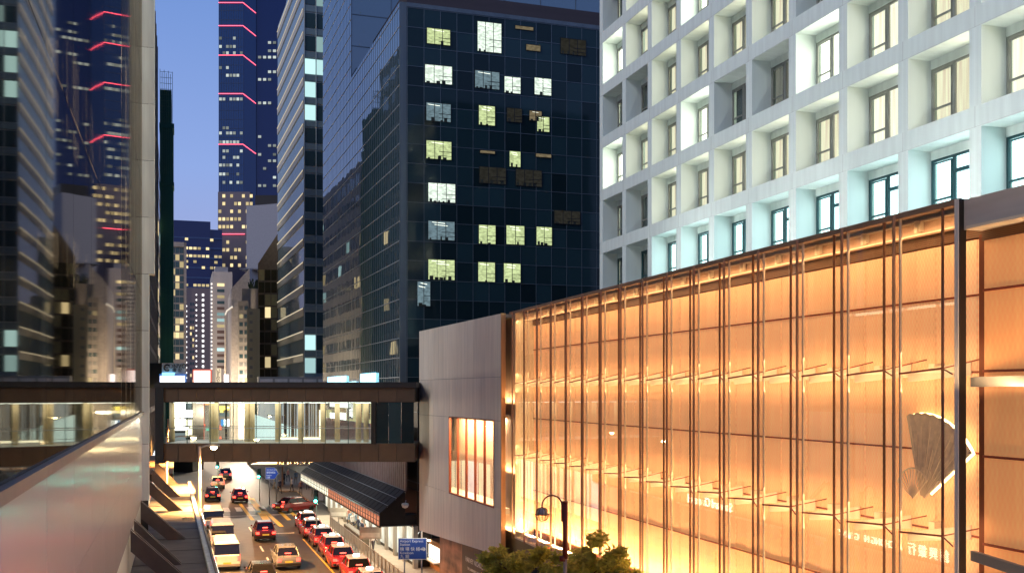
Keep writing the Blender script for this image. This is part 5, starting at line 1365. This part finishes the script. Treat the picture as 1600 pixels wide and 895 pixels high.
# ================================================================== PEOPLE
def person_mesh(seed, walk=.25):
    """one continuous skinned body; returns evaluated mesh"""
    r_ = random.Random(seed); st_ = walk * r_.uniform(.6, 1.2); sg = r_.choice((-1, 1))
    V = [(0, 0, .95), (0, 0, 1.2), (0, .01, 1.42), (0, .02, 1.52), (0, .03, 1.64), (0, .03, 1.74)]
    E = [(0, 1), (1, 2), (2, 3), (3, 4), (4, 5)]; Rr = [(.15, .11), (.13, .10), (.15, .09), (.055, .055), (.09, .10), (.06, .07)]
    for s in (-1, 1):
        b_ = len(V); sw2 = st_ * s * sg
        V += [(s * .1, sw2 * .1, .86), (s * .11, sw2 * .55, .48), (s * .11, sw2 * .9, .08), (s * .12, sw2 * .9 + .14, .04)]
        E += [(0, b_), (b_, b_+1), (b_+1, b_+2), (b_+2, b_+3)]; Rr += [(.09, .09), (.06, .06), (.045, .045), (.04, .03)]
        b_ = len(V)
        V += [(s * .19, 0, 1.4), (s * .24, -sw2 * .35, 1.13), (s * .25, -sw2 * .7 + .06, .88), (s * .25, -sw2 * .75 + .1, .79)]
        E += [(2, b_), (b_, b_+1), (b_+1, b_+2), (b_+2, b_+3)]; Rr += [(.055, .055), (.042, .042), (.034, .034), (.03, .02)]
    me = bpy.data.meshes.new('p'); me.from_pydata(V, E, []); ob = bpy.data.objects.new('p', me); COL.objects.link(ob)
    sk = ob.modifiers.new('s', 'SKIN'); sb = ob.modifiers.new('u', 'SUBSURF'); sb.levels = 1
    for i, rv in enumerate(Rr): me.skin_vertices[0].data[i].radius = rv
    me.skin_vertices[0].data[0].use_root = True
    dg = bpy.context.evaluated_depsgraph_get(); out = bpy.data.meshes.new_from_object(ob.evaluated_get(dg)); bpy.data.objects.remove(ob); return out
skin_c = mat('skin', (.5, .33, .24), .6)
def cloth(n_, c1, c2):
    """shirt, trousers and skin as three materials on one body"""
    return [mat(n_ + '_top', c1, .8), mat(n_ + '_legs', c2, .8), skin_c, mat(n_ + '_hair', (.015, .012, .01), .7)]
outfits = [cloth('a', (.6, .6, .6), (.05, .05, .07)), cloth('b', (.05, .06, .1), (.03, .03, .03)), cloth('c', (.45, .2, .15), (.1, .1, .12)), cloth('d', (.2, .3, .4), (.3, .28, .22))]
pm = []
for i in range(4):
    me = person_mesh(i + 1)
    for mt in outfits[i]: me.materials.append(mt)
    while len(me.materials) > 4: me.materials.pop(index=0)
    for p_ in me.polygons:
        c = p_.center; p_.use_smooth = True
        p_.material_index = 3 if (c.z > 1.68 or (c.z > 1.58 and c.y < 0)) else 2 if c.z > 1.47 or (abs(c.x) > .2 and c.z < .9) else 1 if c.z < .95 else 0
    pm.append(me)
spots = [(470, 773, 2), (456, 768, 0), (481, 765, 1), (520, 775, 3), (528, 786, 0), (505, 770, 2), (551, 832, 0), (556, 830, 3), (444, 757, 1), (497, 757, 0), (566, 845, 1), (535, 800, 2), (540, 812, 0), (430, 764, 3), (515, 764, 1), (488, 776, 3), (560, 838, 1), (571, 852, 3), (546, 822, 2), (583, 864, 0), (534, 792, 1), (548, 828, 3), (450, 752, 2), (462, 756, 3), (476, 753, 0), (488, 762, 1), (510, 757, 0), (437, 771, 1)]
desc = ['pale grey shirt', 'dark navy top', 'rust red top', 'blue grey top']
wh_ = ['standing in the middle of the crossing beyond the signal', 'at the left edge of the far pavement crowd', 'right of the lone walker on the far pavement', 'walking under the far end of the canopy', 'behind the walker under the far canopy end', 'on the far plaza left of the canopy tip', 'on the bright pavement beside the bus stop board', 'beside the person near the bus stop board', 'near the pointed blue sign', 'far back on the plaza under the bridge', 'nearest the viewer on the lit pavement', 'by the shop windows halfway along the canopy', 'between the shop windows and the railing', 'beside the posts of the pointed sign', 'farthest back beside the canopy tip', 'waiting by the green signal pole', 'walking down the lit pavement past the shop columns', 'close to the railing on the lit pavement', 'in the small group beyond the bus stop board', 'closest of all to the blue direction sign', 'coming out of the shops at the canopy middle', 'in the group under the near canopy half', 'first of the row at the back of the far plaza', 'second of the row at the back of the far plaza', 'third of the row at the back of the far plaza', 'fourth of the row at the back of the far plaza', 'last of the row at the back of the far plaza', 'stepping off the kerb between the two green signals']
for i, (px_, py_, k) in enumerate(spots):
    X, Y = gp(px_, py_, .13)
    put('person', pm[k], None, (X, Y, .13), (0, 0, random.uniform(-3, 3)), label='person in ' + desc[k] + ' ' + wh_[i], cat='person', group='pedestrians around the crossroads')

# ================================================================== TREE
def tree(X, Y, z0, z1, rad, label, seed=2, nleaf=5200):
    o = empty('street_tree', (X, Y, 0), 0, label, 'tree'); r_ = random.Random(seed)
    bark = mat('bark', (.12, .08, .05), .9, amt=.3, scale=8, bump=.3)
    b = MB(); b.tube([(0, 0, 0), (.05, .03, z0 * .6), (0, 0, z0 + .5)], [.16, .13, .09], 8)
    tips = []
    for i in range(16):
        a = i * 2.4; e = r_.uniform(.3, 1.); L = rad * r_.uniform(.6, 1.0)
        q = (math.cos(a) * L * .9, math.sin(a) * L * .9, z0 + (z1 - z0) * (.25 + .65 * e * r_.uniform(.5, 1)))
        b.tube([(0, 0, z0 * .8 + .1 * i * .3), (q[0] * .5, q[1] * .5, (z0 + q[2]) / 2), q], [.06, .035, .012], 5); tips.append(q)
    b.build('trunk', bark, o, True)
    mtl, t, pp, oo = nmat('leaf'); c, nz = noise_col(t, (.50, .50, .10), .55, 2.2); t.links.new(c, pp.inputs['Base Color']); pp.inputs['Roughness'].default_value = .55
    tl = t.nodes.new('ShaderNodeBsdfTranslucent'); t.links.new(c, tl.inputs[0]); mx_ = t.nodes.new('ShaderNodeMixShader'); mx_.inputs[0].default_value = .5
    t.links.new(pp.outputs[0], mx_.inputs[1]); t.links.new(tl.outputs[0], mx_.inputs[2]); t.links.new(mx_.outputs[0], oo.inputs[0])
    b = MB(); cl_ = []
    for q in tips:
        for _ in range(5): cl_.append((q[0] + r_.gauss(0, rad * .2), q[1] + r_.gauss(0, rad * .2), q[2] + r_.gauss(0, (z1 - z0) * .13), r_.uniform(.12, .36)))
    for i in range(nleaf):
        c0 = cl_[i % len(cl_)]; d = Vector((r_.gauss(0, 1), r_.gauss(0, 1), r_.gauss(0, .8))).normalized() * c0[3] * r_.uniform(.3, 1.1)
        p = Vector(c0[:3]) + d; u = Vector((r_.gauss(0, 1), r_.gauss(0, 1), r_.gauss(0, .5))).normalized(); w2 = u.cross(Vector((r_.gauss(0, 1), r_.gauss(0, 1), r_.gauss(0, 1)))).normalized()
        s = r_.uniform(.03, .095); b.add([p - u * s * 1.6, p + w2 * s * .6, p + u * s * 1.6, p - w2 * s * .6], [(0, 1, 2, 3)])
    b.build('crown', mtl, o, kind='stuff')
    return o
Y = 33.; tree(PX(862, Y), Y, 5.2, PZ(851, Y) + .1, 2.3, 'leafy street tree lit yellow-green at the foot of the orange facade', 2, 16000)
